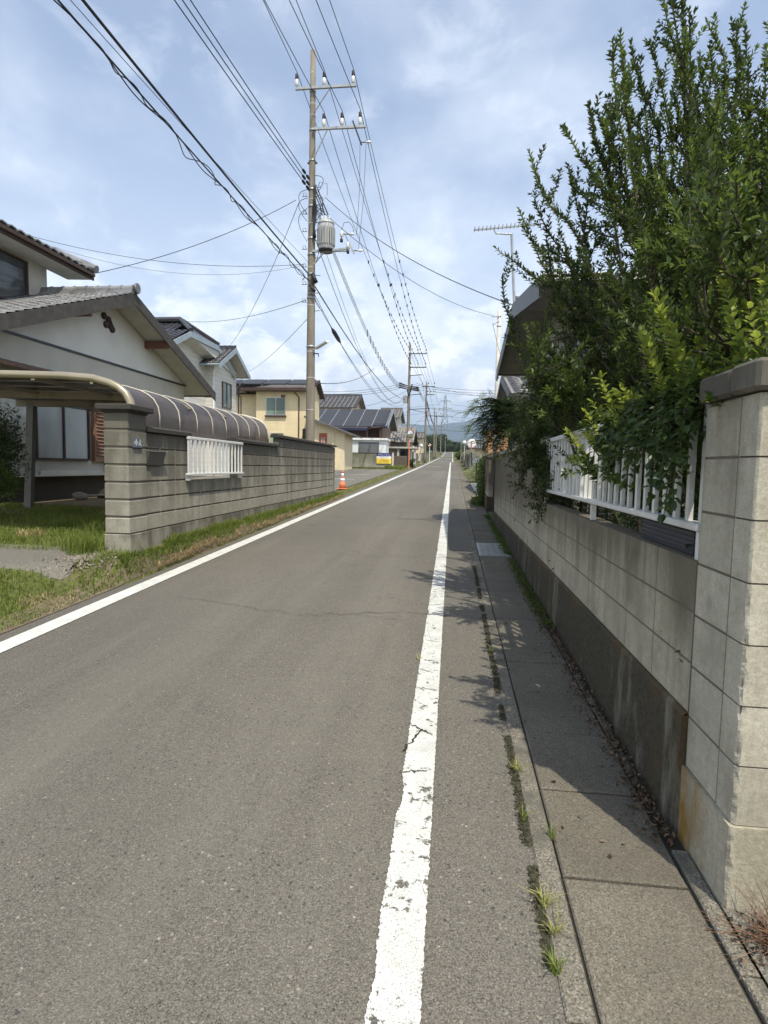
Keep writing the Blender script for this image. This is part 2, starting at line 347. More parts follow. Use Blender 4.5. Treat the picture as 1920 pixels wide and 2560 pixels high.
c = t.mix(t.rng(n_, .35, .65), (.13,.112,.085), (.23,.20,.155)); c = t.mix(t.rng(f_, .4, .75, 0, .45), c, (.38,.35,.30)); t.col(c).bump(f_, .35, .004); POLEC = t.m
def glassy(name, c, rough=.08, spec=.6):
    t = MT(name, rough, 0, spec); n_ = t.noise(.9, 3, .5, t.pos((1,1,.5))); t.col(t.mix(t.rng(n_, .35, .65), tuple(x*.7 for x in c), tuple(x*1.25 for x in c))); return t.m
G_FROST = glassy('frosted_window', (.40,.42,.39), .45, .3); G_DARK = glassy('dark_window', (.05,.058,.06), .06); G_CURT = glassy('curtained_window', (.17,.22,.19), .12)
G_GREEN = glassy('green_curtain_window', (.22,.33,.2), .2)
t = MT('smoked_polycarbonate', .4, 0, .25); n_ = t.noise(1.5, 4, .6); t.col(t.mix(t.rng(n_, .35, .65), (.045,.036,.034), (.085,.07,.066)))
tr = t.n('ShaderNodeBsdfTransparent'); tr.inputs[0].default_value = (.62,.57,.56,1); mx = t.n('ShaderNodeMixShader'); mx.inputs[0].default_value = .12
t.L(t.b.outputs[0], mx.inputs[1]); t.L(tr.outputs[0], mx.inputs[2]); t.L(mx.outputs[0], t.o.inputs[0]); POLY = t.m
t = MT('mirror_face', .03, 1.0, .5); t.col((.85,.87,.88)); MIRROR = t.m

def leafmat(name, lo, mid, hi, trans=.4, rough=.45):
    t = MT(name, rough, 0, .35); r = t.g.outputs['Random Per Island']; c = t.ramp(r, [(0, lo), (.55, mid), (1, hi)])
    c = t.mix(t.math('MULTIPLY', t.rng(t.noise(2.5, 3), .35, .7), .35), c, lo)
    t.col(c); tl = t.n('ShaderNodeBsdfTranslucent'); t.L(t.mix(.5, c, tuple(min(1, x*2.2) for x in hi)), tl.inputs[0])
    mx = t.n('ShaderNodeMixShader'); mx.inputs[0].default_value = trans; t.L(t.b.outputs[0], mx.inputs[1]); t.L(tl.outputs[0], mx.inputs[2]); t.L(mx.outputs[0], t.o.inputs[0]); return t.m
LEAF_D = leafmat('dark_leaf', (.016,.030,.009), (.035,.060,.014), (.09,.125,.024), .22)
LEAF_M = leafmat('mid_leaf', (.028,.050,.011), (.06,.102,.019), (.15,.20,.035), .36)
LEAF_Y = leafmat('young_leaf', (.08,.125,.02), (.17,.23,.035), (.33,.37,.06), .45)
LEAF_V = leafmat('variegated_leaf', (.10,.15,.035), (.28,.32,.12), (.62,.60,.34), .3)
LEAF_F = leafmat('far_leaf', (.025,.045,.016), (.05,.08,.025), (.09,.12,.035), .2)
GRASS_M = leafmat('grass_blade', (.055,.09,.014), (.125,.18,.028), (.25,.28,.06), .35, .6)
DRY_M = leafmat('dry_grass', (.16,.10,.05), (.30,.22,.11), (.48,.40,.22), .25, .8)
YWEED_M = leafmat('yellow_weed', (.18,.20,.05), (.34,.34,.10), (.55,.50,.22), .3, .7)
LITTER_M = leafmat('leaf_litter', (.035,.024,.015), (.085,.055,.033), (.22,.15,.085), .1, .8)
BARK = flat('bark', (.06,.048,.033), .9, var=.35, sc=12)
TWIG = flat('green_twig', (.09,.085,.045), .8, var=.3, sc=20)
t = MT('soil_and_turf', .95, spec=.15); n_ = t.noise(.8, 6, .65); f_ = t.noise(18, 6, .7)
c = t.mix(t.rng(f_, .35, .65), (.075,.085,.026), (.12,.13,.045)); c = t.mix(t.rng(n_, .52, .66), c, (.17,.125,.078)); t.col(c).bump(f_, .7, .02); SOIL = t.m
t = MT('bare_soil', .95, spec=.15); f_ = t.noise(22, 6, .7); t.col(t.mix(t.rng(f_, .3, .7), (.09,.072,.045), (.22,.18,.12))).bump(f_, .8, .02); DIRT = t.m

# ------------------------------------------------------------------ terrain
GR = .0255
def g(y):
    if y < 160: return GR*y
    if y < 265: return GR*160+(y-160)*.041
    return GR*160+105*.041 + min(0, -(y-265)*.0015)
def sm(a, b, x):
    t_ = max(0, min(1, (x-a)/(b-a))); return t_*t_*(3-2*t_)
def yard(x, y):
    """height above the road plane"""
    h = 0
    if x < -3.5:
        wd = .16 if y > 6.0 else .16+ (1-sm(5.2, 6.0, y))*1.3
        A = (.27 - .17*sm(7, 18, y)) if y < 18.6 else .06
        A *= sm(2.5, 6.4, y)*.5+.5
        h = A*sm(0, wd, -3.50-x) + (.10*sm(4.5, 8, -x)*sm(5, 9, y)*(1-sm(17, 18.5, y)))
        h *= 1-sm(18.6, 19.6, y)
    if x > 1.0: h = .1*sm(1.0, 1.3, x)*(1-sm(17, 18, y))
    return h
def gz(x, y): return g(y)+yard(x, y)
def sheet(xs, ys, fn):
    mb = MB(); n = len(xs)
    for y in ys:
        for x in xs: mb.v.append((x, y, fn(x, y)))
    for j in range(len(ys)-1):
        for i in range(n-1): mb.f.append((j*n+i, j*n+i+1, (j+1)*n+i+1, (j+1)*n+i))
    return mb
def frange(a, b, s):
    r = []; x = a
    while x < b-1e-6: r.append(x); x += s
    return r+[b]
xs = [-6000,-2500,-1000,-400,-150,-70,-40,-25,-18,-14,-12]+frange(-11,-5.2,.4)+frange(-5.1,-3.95,.1)+frange(-3.9,-3.46,.04)+[-2.5,-1.5,0,.35,.9,.97,1.05,1.15,1.3,1.6,2.5,4,7,12,25,60,150,400,1000,2500,6000]
ys = [-200,-60,-20,-8,-3,0,2]+frange(3,9,.2)+frange(9.4,20,.4)+[22,25,30,36,42,50,60,70,80,95,110,130,150,170,190,210,230,250,265,300,400,700,1200,2500,5000,7500]
def ground_z(x, y):
    road_in = -3.52 < x < .97
    z = gz(x, y) - (.03 if road_in else 0.0)
    if not road_in and y < 20 and (x < -3.4): z += .012*mn.noise(Vector((x*2, y*2, 0)))
    return z
struct('ground', sheet(xs, ys, ground_z), SOIL, True)
ysr = frange(-6, 60, 2)+frange(65, 300, 5)+[340, 400]
struct('road', sheet([-3.56, -3.0, -2, -1, 0, .345], ysr, lambda x, y: g(y)-.0), ASPHALT)

# yard drive, parking lot, concrete pads
rnd = random.Random(5)
mb = sheet(frange(-9.5, -3.98, .06), frange(5.42, 6.5, .09), lambda x, y: gz(x, y)+.018-.03*max(0, 1-abs(y-5.42)/.05))
struct('driveway', mb, OLDASPH)
struct('corner_pavement', sheet([.925,1.5,2.5,5], [-3,-1,0,1,1.95], lambda x, y: g(y)+.02), OLDASPH)
struct('verge_soil', sheet([-3.80,-3.66,-3.6,-3.53], frange(3,6.6,.2)+frange(7,18.6,.4), lambda x, y: gz(x,y)+.006), DIRT)
struct('parking_lot', sheet([-14,-12,-9,-6,-4.25], frange(19.2, 48.9, 1.5), lambda x, y: g(y)+.022), OLDASPH)
def stripe(name, pts_l, m, jag=.004, seed=1, step=.02):
    pass
mb = MB()
for yy in (30.2, 36.4, 42.8):
    mb.add([(-9.6, yy, g(yy)+.027), (-5.0, yy-.6, g(yy-.6)+.027), (-5.0, yy-.45, g(yy-.45)+.027), (-9.6, yy+.15, g(yy+.15)+.027)], [(0,1,2,3)])
struct('parking_bay_line', mb, WLINE2)
mb = MB().box(-4.30, -4.05, 4.95, 6.05, 0, 0)
mb = MB()
for a in (5.45,):
    mb.add([(-4.15,a,gz(-4.15,a)+.03),(-3.98,a+.05,gz(-4,a)+.03),(-3.84,a+.62,gz(-3.84,a+.6)+.03),(-3.99,a+.62,gz(-4,a+.6)+.03),(-4.15,a,gz(-4.15,a)-.03),(-3.98,a+.05,gz(-4,a)-.03),(-3.84,a+.62,gz(-3.84,a+.6)-.03)], [(0,1,2,3),(4,5,1,0),(5,6,2,1)])
struct('kerb_stone', mb, KERB)
mb = MB()
for a in frange(19.5, 28.5, 1.5)[:-1]:
    mb.add([(.9,a+.02,g(a)+.012),(3.6,a+.02,g(a)+.012),(3.6,a+1.48,g(a+1.5)+.012),(.9,a+1.48,g(a+1.5)+.012)], [(0,1,2,3)])
struct('forecourt', mb, LCONC)

# painted edge lines with broken edges
def edge_line(name, xl, xr, y0, y1, m, jl, jr, seed, yfun=None):
    mb = MB(); y = y0; i = 0
    while y < y1:
        st = .005 if y < 4 else .012 if y < 7 else (.03 if y < 12 else (.25 if y < 40 else 2.5))
        a = .6*mn.noise(Vector((seed, y*7, 0)))+.9*mn.noise(Vector((seed, y*60, 3)))+.7*mn.noise(Vector((seed, y*140, 3))); b = .4*mn.noise(Vector((seed+7, y*7, 0)))+mn.noise(Vector((seed+7, y*55, 3)))+.7*mn.noise(Vector((seed+7, y*150, 3)))
        o = yfun(y) if yfun else 0
        big = max(0, mn.noise(Vector((seed+3, y*3.1, 0)))-.38)*.05
        mb.v += [(xl+o+a*jl+big*(jl > .004), y, g(y)+.006), (xr+o+b*jr, y, g(y)+.006)]
        if i: k = len(mb.v); mb.f.append((k-4, k-3, k-1, k-2))
        y += st; i += 1
    struct(name, mb, m)
edge_line('right_edge_line', -.190, -.044, .6, 88, WLINE, .006, .004, 1.3, lambda y: -.06*max(0, y-8)/41)
edge_line('left_edge_line', -3.39, -3.21, .6, 150, WLINE2, .002, .003, 5.1, lambda y: .0045*max(0, min(y, 60)-6))
edge_line('far_right_edge_line', .0, .15, 90, 262, WLINE2, 0, 0, 2)
edge_line('far_left_edge_line', -3.0, -2.85, 150, 262, WLINE2, 0, 0, 2)
mb = MB()
for y_, xa, xb in ((60.5,-2.6,-1.0),(96,-2.2,-.6),(96.8,-2.0,-1.0)): mb.add([(xa,y_,g(y_)+.006),(xb,y_,g(y_)+.006),(xb,y_+.45,g(y_+.45)+.006),(xa,y_+.45,g(y_+.45)+.006)], [(0,1,2,3)])
struct('faded_stop_mark', mb, paint('faded_paint', .56))

# cracks
CRACK = flat('crack_shadow', (.028,.026,.022), .95)
mb = MB()
def crack(p0, p1, wd, seed, jit=.03, n=60, z=.009):
    rr = random.Random(seed); prev = None; jx = 0
    for i in range(n+1):
        t_ = i/n; x = p0[0]+(p1[0]-p0[0])*t_; y = p0[1]+(p1[1]-p0[1])*t_+jit*(mn.noise(Vector((seed, t_*9, 0)))*2.2+mn.noise(Vector((seed, t_*31, 0)))*.8)
        ww = wd*(.35+rr.random())*(.3+.7*math.sin(math.pi*min(1, max(.02, t_))))
        a = (x, y-ww/2, g(y)+z); b = (x, y+ww/2, g(y)+z)
        k = len(mb.v); mb.v += [a, b]
        if prev: mb.f.append((k-2, k, k+1, k-1))
        prev = True
def vcrack(p0, p1, wd, seed, n=30, z=.009):
    rr = random.Random(seed)
    for i in range(n+1):
        t_ = i/n; y = p0[1]+(p1[1]-p0[1])*t_; x = p0[0]+(p1[0]-p0[0])*t_+.02*mn.noise(Vector((seed, t_*6, 0))); ww = wd*(.5+rr.random())
        k = len(mb.v); mb.v += [(x-ww/2, y, g(y)+z), (x+ww/2, y, g(y)+z)]
        if i: mb.f.append((k-2, k-1, k+1, k))
crack((-2.85,5.55),(-1.3,5.05),.007,1); crack((-1.35,5.05),(-.35,5.35),.010,2,.05); crack((-.40,5.32),(.31,5.22),.012,3,.015)
crack((-.9,5.18),(-.25,5.02),.006,4); crack((-2.3,8.4),(-.9,8.1),.009,6,.06); crack((-1.3,8.15),(.3,8.3),.007,7,.05); crack((-1.2,10.6),(.1,10.2),.008,8,.06)
crack((-.20,3.92),(-.09,3.86),.010,9,.01,20); crack((-.21,2.60),(-.06,2.64),.010,10,.012,24); crack((-.20,3.10),(-.06,2.98),.018,11,.008,24); crack((-.14,3.03),(-.155,2.99),.012,18,.004,10); vcrack((-.125,3.03),(-.205,2.80),.011,12)
crack((-1.9,14.3),(-.2,14.0),.010,13,.08)
crack((-.18,4.55),(-.06,4.50),.008,14,.01,24); crack((-.20,3.60),(-.05,3.57),.007,15,.01,24); crack((-.19,5.6),(-.05,5.66),.012,16,.01,24); crack((-.19,6.5),(-.05,6.45),.014,17,.02,24); crack((-.2,7.3),(-.05,7.35),.014,19,.02,24)
struct('road_crack', mb, CRACK)

# kerb, sidewalk slabs, gutter lid
def slab_row(mb, x0, x1, ys_, gap, z, ch=.006, seed=0, jz=.004, jx=.0):
    rr = random.Random(seed)
    for a, b in zip(ys_, ys_[1:]):
        dz = rr.uniform(-jz, jz); dx = rr.uniform(-jx, jx)
        A, B = a+gap/2, b-gap/2; x0_, x1_ = x0+dx, x1+dx
        p = [(x0_,A,g(A)-.08),(x1_,A,g(A)-.08),(x1_,B,g(B)-.08),(x0_,B,g(B)-.08)]
        q = [(x0_,A,g(A)+z+dz-ch),(x1_,A,g(A)+z+dz-ch),(x1_,B,g(B)+z+dz-ch),(x0_,B,g(B)+z+dz-ch)]
        r_ = [(x0_+ch,A+ch,g(A)+z+dz),(x1_-ch,A+ch,g(A)+z+dz),(x1_-ch,B-ch,g(B)+z+dz),(x0_+ch,B-ch,g(B)+z+dz)]
        mb.add(p+q+r_, [(0,1,5,4),(1,2,6,5),(2,3,7,6),(3,0,4,7),(4,5,9,8),(5,6,10,9),(6,7,11,10),(7,4,8,11),(8,9,10,11)])
yk = [2.012-.54*7+.54*i for i in range(172)]
mb = MB(); slab_row(mb, .343, .423, yk[::1], .006, .009, seed=1, jz=.003, jx=.002); struct('kerb', mb, KERB)
mb = MB(); ysl = [y for y in yk if not (8.3 < y < 9.8)]
seg = []
i = 0
ya = [y for y in ysl if y <= 8.3]+[8.46]; yb = [9.68]+[y for y in ysl if y > 9.7]
slab_row(mb, .431, .853, ya, .012, .010, seed=2, jz=.005); slab_row(mb, .431, .853, yb, .012, .010, seed=4, jz=.005)
struct('sidewalk', mb, SIDE)
mb = MB(); slab_row(mb, .866, .922, [y+.2 for y in ysl if y < 2.2], .01, .014, seed=3, jz=.004, jx=.003); slab_row(mb, .864, .90, [y+.1 for y in ysl if 2.2 < y < 90], .01, .010, seed=3, jz=.004, jx=.003); struct('gutter_lid', mb, KERB)
struct('gutter_bed', sheet([.325,.35,.6,.93], ysr[:40], lambda x, y: g(y)-.004 if x < .34 else g(y)-.004), flat('dark_silt', (.032,.029,.022), .95))

# drain grate
gr = thing('drain_grate', 'pale steel drain grate set into the shaded sidewalk slabs', 'drain grate', (.6, 9.05, g(9.05)))
mb = MB()
for a, b, c_, d_ in ((.43,.857,8.48,8.52),(.43,.857,9.62,9.66),(.43,.46,8.52,9.62),(.827,.857,8.52,9.62)):
    mb.add([(a,c_,g(c_)+.014),(b,c_,g(c_)+.014),(b,d_,g(d_)+.014),(a,d_,g(d_)+.014),(a,c_,g(c_)-.02),(b,c_,g(c_)-.02),(b,d_,g(d_)-.02),(a,d_,g(d_)-.02)], [(0,1,2,3),(0,4,5,1),(3,2,6,7),(0,3,7,4),(1,5,6,2)])
build('frame', mb, STEELG, gr)
mb = MB()
for i in range(44):
    y = 8.53+i*.025; mb.bar((.46, y, g(y)+.006), (.827, y, g(y)+.006), .015, .012)
for x in (.55,.64,.735): mb.bar((x,8.52,g(8.52)+.013), (x,9.62,g(9.62)+.013), .010, .006)
build('bars', mb, STEELG, gr)

# ------------------------------------------------------------------ block walls
def blocks_y(mb, X, sgn, y0, y1, z0, nz, bw=.4, bh=.2, jt=.008, ch=.004, th=.12, skip=None, phase=0, hx=.0):
    """stack-bond blocks of a wall that runs along Y; visible face at X, wall body on the side sgn (+1: to +X)"""
    ys_ = [y0]; y = y0+(phase or bw)
    while y < y1-.02: ys_.append(y); y += bw
    ys_.append(y1)
    for k in range(nz):
        for a, b in zip(ys_, ys_[1:]):
            if skip and skip((a+b)/2, z0+(k+.5)*bh): continue
            A, B, C, D = a+jt/2, b-jt/2, z0+k*bh+jt/2+hx, z0+(k+1)*bh-jt/2-hx
            q = X+sgn*ch; r_ = X; e = X+sgn*th
            mb.add([(e,A,C),(e,B,C),(e,B,D),(e,A,D),(q,A,C),(q,B,C),(q,B,D),(q,A,D),(r_,A+ch,C+ch),(r_,B-ch,C+ch),(r_,B-ch,D-ch),(r_,A+ch,D-ch)],
                   [(0,1,2,3),(0,4,5,1),(1,5,6,2),(2,6,7,3),(3,7,4,0),(4,8,9,5),(5,9,10,6),(6,10,11,7),(7,11,8,4),(8,11,10,9)])
def blocks_x(mb, Y, x0, x1, z0, nz, bw=.4, bh=.2, jt=.008, ch=.004, th=.12, phase=0, hx=0):
    xs_ = [x0]; x = x0+(phase or bw)
    while x < x1-.02: xs_.append(x); x += bw
    xs_.append(x1)
    for k in range(nz):
        for a, b in zip(xs_, xs_[1:]):
            A, B, C, D = a+jt/2, b-jt/2, z0+k*bh+jt/2+hx, z0+(k+1)*bh-jt/2-hx; q, e = Y+ch, Y+th
            mb.add([(A,e,C),(B,e,C),(B,e,D),(A,e,D),(A,q,C),(B,q,C),(B,q,D),(A,q,D),(A+ch,Y,C+ch),(B-ch,Y,C+ch),(B-ch,Y,D-ch),(A+ch,Y,D-ch)],
                   [(0,1,2,3),(0,4,5,1),(1,5,6,2),(2,6,7,3),(3,7,4,0),(4,8,9,5),(5,9,10,6),(6,10,11,7),(7,11,8,4),(8,11,10,9)])

# left wall -----------------------------------------------------
LX = -3.69
lw = thing('block_wall', 'weathered grey scored-block wall with dark coping along the left verge', 'wall', (LX, 12, .4))
mb = MB(); blocks_y(mb, LX, -1, 6.64, 18.15, .66, 6, jt=.006, ch=.005, hx=.007, skip=lambda y, z: 7.70 < y < 9.78 and z > 1.28)
blocks_y(mb, LX, -1, 12.1, 18.15, 1.86, 1, jt=.006, ch=.005, hx=.007)
build('blocks', mb, BLK_L, lw)
mb = MB().box(LX-.11, LX-.016, 6.63, 7.84, .6, 1.86).box(LX-.11, LX-.016, 7.84, 9.64, .6, 1.25).box(LX-.11, LX-.016, 9.64, 18.14, .6, 1.86).box(LX-.11, LX-.016, 12.11, 18.14, 1.86, 2.05); build('mortar', mb, MORTAR, lw)
mb = MB(); y = 7.04
while y < 18.1:
    if not 7.70 < y < 9.78: mb.box(LX-.02, LX-.0035, y-.003, y+.003, .665, 1.855)
    else: mb.box(LX-.02, LX-.0035, y-.003, y+.003, .665, 1.255)
    y += .4
build('joint', mb, flat('pale_mortar', (.34,.32,.26), .95), lw)
mb = MB()
n = 24
for i in range(n):
    a = 6.63+(18.15-6.63)*i/n; b = 6.63+(18.15-6.63)*(i+1)/n
    mb.add([(LX+.012,a,gz(LX,a)-.3),(LX+.012,b,gz(LX,b)-.3),(LX+.012,b,.655),(LX+.012,a,.655),(LX-.14,a,.655),(LX-.14,b,.655)], [(0,1,2,3),(3,2,5,4)])
mb.box(LX-.14, LX+.010, 18.13, 18.15, .3, .655)
build('footing', mb, FOOT_L, lw)
def cope(mb, y0, y1, z, w0, w1, h1=.045, h2=.075):
    c = [(w0, z), (w1, z), (w1, z+h1), ((w0+w1)/2+.03, z+h2), ((w0+w1)/2-.03, z+h2), (w0, z+h1)]
    mb.prism([(x, y0, zz_) for x, zz_ in c][::-1], (0, y1-y0, 0))
mb = MB(); y = 6.98
for y0_, y1_, z_ in ((6.65, 7.84, 1.863), (9.64, 12.09, 1.863), (12.06, 18.19, 2.063)):
    y = y0_
    while y < y1_-.05:
        e = min(y+.6, y1_); cope(mb, y, e-.004, z_, LX-.17, LX+.05); y = e
build('coping', mb, COPE, lw)

# gate pillar
gp = thing('gate_pillar', 'square scored-block gate pillar with flat dark cap and nameplate', 'pillar', (-3.8, 6.78, .4))
mb = MB()
for k in range(7):
    z0_ = .66+.2*k; mb.bbox(-3.955, -3.655, 6.575, 6.975, z0_+.012, z0_+.188, .007)
build('blocks', mb, BLK_L, gp)
mb = MB().box(-3.945, -3.665, 6.585, 6.965, .6, 2.05); build('mortar', mb, MORTAR, gp)
mb = MB().bbox(-3.965, -3.645, 6.565, 6.968, .05, .66, .008); build('footing', mb, FOOT_L, gp)
mb = MB().bbox(-4.02, -3.59, 6.51, 7.04, 2.075, 2.145, .012); mb.bbox(-3.97, -3.64, 6.56, 6.99, 2.05, 2.078, .004); build('cap', mb, COPE, gp)

def text(name, s, size, loc, rot, m, parent=None, align='CENTER', ext=.001, sx=1.0):
    cu = bpy.data.curves.new(name, 'FONT'); cu.body = s; cu.size = size; cu.align_x = align; cu.align_y = 'CENTER'; cu.extrude = ext
    o = bpy.data.objects.new(name, cu); col.objects.link(o); bpy.context.view_layer.update()
    dg = bpy.context.evaluated_depsgraph_get(); me = bpy.data.meshes.new_from_object(o.evaluated_get(dg)); bpy.data.objects.remove(o, do_unlink=True)
    me.name = name; me.materials.clear(); me.materials.append(m)
    o = bpy.data.objects.new(name, me); col.objects.link(o)
    MM = Matrix.Translation(Vector(loc)-OFF.get(parent, Vector((0,0,0)))) @ rot @ Matrix.Diagonal((sx,1,1,1))
    me.transform(MM)
    if parent: o.parent = parent; OFF[o] = OFF.get(parent, Vector((0,0,0)))
    return o
RX = Matrix(((0,0,1,0),(1,0,0,0),(0,1,0,0),(0,0,0,1)))      # lies in the Y-Z plane, faces +X, reads along +Y
RY = Matrix(((1,0,0,0),(0,0,-1,0),(0,1,0,0),(0,0,0,1)))     # faces -Y, reads along +X
np_ = thing('nameplate', 'small dark stone nameplate with two pale characters on the gate pillar', 'nameplate', (-3.655, 6.74, 1.70))
build('plate', MB().bbox(-3.657, -3.635, 6.66, 6.84, 1.66, 1.77, .003), flat('slate_plate', (.10,.115,.14), .4), np_)
text('lettering', '小え', .085, (-3.6335, 6.75, 1.713), RX, WHITEP, np_)

ml = thing('letter_box', 'dark metal letter box slot built into the left block wall', 'letter box', (LX, 7.2, 1.5))
mb = MB().prism([(LX-.02, 7.00, 1.645), (LX+.07, 7.00, 1.645), (LX+.02, 7.00, 1.455), (LX-.02, 7.00, 1.455)], (0, .40, 0)); build('body', mb, flat('dull_bronze', (.10,.098,.088), .45, .3), ml)
mb = MB().prism([(LX-.02, 6.995, 1.649), (LX+.085, 6.995, 1.632), (LX+.085, 6.995, 1.626), (LX-.02, 6.995, 1.64)], (0, .41, 0)); build('flap', mb, ALU, ml)

def rail_panel(name, label, X, y0, y1, z0, z1, n, sgn, wd=.028, loc=None):
    fp = thing(name, label, 'fence panel', (X, (y0+y1)/2, z0))
    build('top_rail', MB().bbox(X-.025, X+.025, y0, y1, z1-.04, z1, .006), WALU, fp)
    mb = MB().bbox(X-.035, X+.035, y0, y1, z0, z0+.03, .005); build('bottom_rail', mb, WALU, fp)
    for i in range(n):
        y = y0+.03+(y1-y0-.06)*i/(n-1); wq = wd if 0 < i < n-1 else wd*1.35
        build('baluster', MB().bbox(X-.012, X+.012, y-wq/2, y+wq/2, z0+.028, z1-.038, .003), WALU, fp)
    return fp
fpL = rail_panel('fence_panel', 'short white aluminium railing filling the gap in the left wall', LX+.05, 7.70, 9.80, 1.32, 1.86, 15, -1)
for y in (7.76, 9.74): build('bracket', MB().box(LX, LX+.06, y-.03, y+.03, 1.25, 1.318), WALU, fpL)

# right wall ----------------------------------------------------
WX = .94
rw = thing('block_wall', 'long pale smooth-block wall with blackened footing beside the sidewalk', 'wall', (WX, 7, .2))
mb = MB(); blocks_y(mb, WX, 1, 2.32, 6.16, .56, 3, bw=.424, jt=.010, ch=.001); blocks_y(mb, WX, 1, 6.16, 12.85, .56, 6, bw=.424, jt=.010, ch=.001)
build('blocks', mb, BLK_R, rw)
mb = MB().box(WX+.0018, WX+.11, 2.32, 6.16, .3, 1.157).box(WX+.0018, WX+.11, 6.165, 12.845, .3, 1.757); build('mortar', mb, MORTAR2, rw)
mb = MB(); n = 30
for i in range(n):
    a = 2.32+10.53*i/n; b = 2.32+10.53*(i+1)/n
    xa = .006*mn.noise(Vector((a*3, 0, 0)))
    mb.add([(WX-.024,a,g(a)-.1),(WX-.024,b,g(b)-.1),(WX-.018,b,.545),(WX-.018,a,.545),(WX-.006,a,.56),(WX-.006,b,.56),(WX+.12,a,.56),(WX+.12,b,.56)], [(0,3,2,1),(3,4,5,2),(4,6,7,5)])
mb.box(WX-.026, WX+.12, 12.84, 12.85, .2, .56).box(WX-.0235, WX+.0, 2.316, 2.32, -.05, .548)
build('footing', mb, FOOT_R, rw)
mb = MB(); y = 6.16
while y < 12.8: cope(mb, y, min(y+.6, 12.85)-.004, 1.76, WX-.03, WX+.15, .05, .08); y += .6
build('coping', mb, BLK_R2, rw)

pr = thing('corner_pier', 'sunlit corner pier of the pale block wall at the near end of the sidewalk', 'pier', (WX, 1.9, .05))
mb = MB(); blocks_y(mb, WX, 1, 2.05, 2.316, .35, 7, jt=.010, ch=.001, bw=.4)
blocks_x(mb, 1.93, WX+.40, 3.4, .35, 7, jt=.006, ch=.008, phase=.4)
BLKPIER = mb
mb = MB().box(WX+.0018, WX+.12, 2.035, 2.31, .2, 1.75).box(WX+.006, 3.39, 1.938, 2.04, .2, 1.75); build('mortar', mb, MORTAR2, pr)
mb = MB()
# rough chipped footing
bm = bmesh.new(); bmesh.ops.create_grid(bm, x_segments=1, y_segments=1, size=1); bm.free()
def rough_box(mb, x0, x1, y0, y1, z0, z1, nz, amp, seed):
    """box whose near-left vertical edge is chipped"""
    ring = []
    for k in range(nz+1):
        z = z0+(z1-z0)*k/nz; c_ = .006+amp*max(0, .35+mn.fractal(Vector((seed, z*14, 0)), 1.0, 2.2, 4)); d_ = .006+amp*max(0, .35+mn.fractal(Vector((seed+5, z*17, 0)), 1.0, 2.2, 4))
        ring.append([(x0, y1, z), (x0, y0+c_, z), (x0+(c_+d_)*.28, y0+(c_)*.35, z), (x0+d_, y0, z), (x1, y0, z), (x1, y1, z)])
    b = len(mb.v)
    for r_ in ring: mb.v += r_
    for k in range(nz):
        for i in range(6):
            j = (i+1)%6; mb.f.append((b+k*6+i, b+(k+1)*6+i, b+(k+1)*6+j, b+k*6+j))
    mb.f.append(tuple(b+nz*6+i for i in range(6))[::-1])
rough_box(mb, WX-.012, 3.41, 1.918, 2.322, -.05, .35, 40, .016, 2.2)
build('footing', mb, FOOT_C, pr)
for k in range(7): rough_box(BLKPIER, WX, WX+.397, 1.93, 2.047, .353+.2*k, .547+.2*k, 22, (.014,.017,.020,.014,.005,.004,.004)[k], 3.1+k)
build('blocks', BLKPIER, BLK_R2, pr)
mb = MB().bbox(WX-.03, 3.42, 1.90, 2.08, 1.753, 1.85, .012); mb.bbox(WX-.03, WX+.15, 2.083, 2.325, 1.753, 1.845, .012)
build('coping', mb, blockmat('pier_coping', (.17,.155,.125), (.27,.25,.21), (.05,.045,.035), 2.0, False, .7, .5), pr)

# crisp sun/shade corner bits already come from geometry
fpR = rail_panel('fence_panel', 'long white aluminium railing on the right wall overgrown by a leafy shrub', WX+.03, 2.335, 6.14, 1.27, 1.80, 29, 1, wd=.027)
for y in (2.36, 4.1, 6.1): build('leg', MB().box(WX+.012, WX+.045, y-.015, y+.015, 1.158, 1.272), WALU, fpR)

w2 = thing('block_wall', 'short pale block wall past the gate gap with ivy at its far end', 'wall', (WX, 16, .4))
mb = MB(); blocks_y(mb, WX, 1, 15.05, 17.66, .76, 5, jt=.01, ch=.004, phase=.6); blocks_x(mb, 15.05, WX+.13, 1.4, .76, 5); build('blocks', mb, BLK_R, w2)
build('mortar', MB().box(WX+.008, WX+.11, 15.06, 17.65, .4, 1.757), MORTAR2, w2)
build('footing', MB().box(WX-.025, WX+.13, 15.04, 17.67, .2, .76), FOOT_R, w2)
mb = MB(); cope(mb, 15.02, 17.70, 1.762, WX-.03, WX+.15, .08, .13); build('coping', mb, BLK_R, w2)
gt = thing('gate', 'dark recessed metal gate between the two pale block walls', 'gate', (1.15, 13.5, .4))
build('gate_post', MB().bbox(1.05, 1.13, 12.90, 12.98, .3, 1.9, .01), DKMET, gt); build('gate_post', MB().bbox(1.05, 1.13, 14.93, 15.01, .3, 1.9, .01), DKMET, gt)
mb = MB().box(1.08, 1.10, 12.98, 14.93, .45, 1.8)
for i in range(12): y = 13.05+i*.155; mb.box(1.06, 1.08, y, y+.03, .45, 1.8)
build('gate_panel', mb, flat('bronze_gate', (.07,.055,.045), .5), gt)

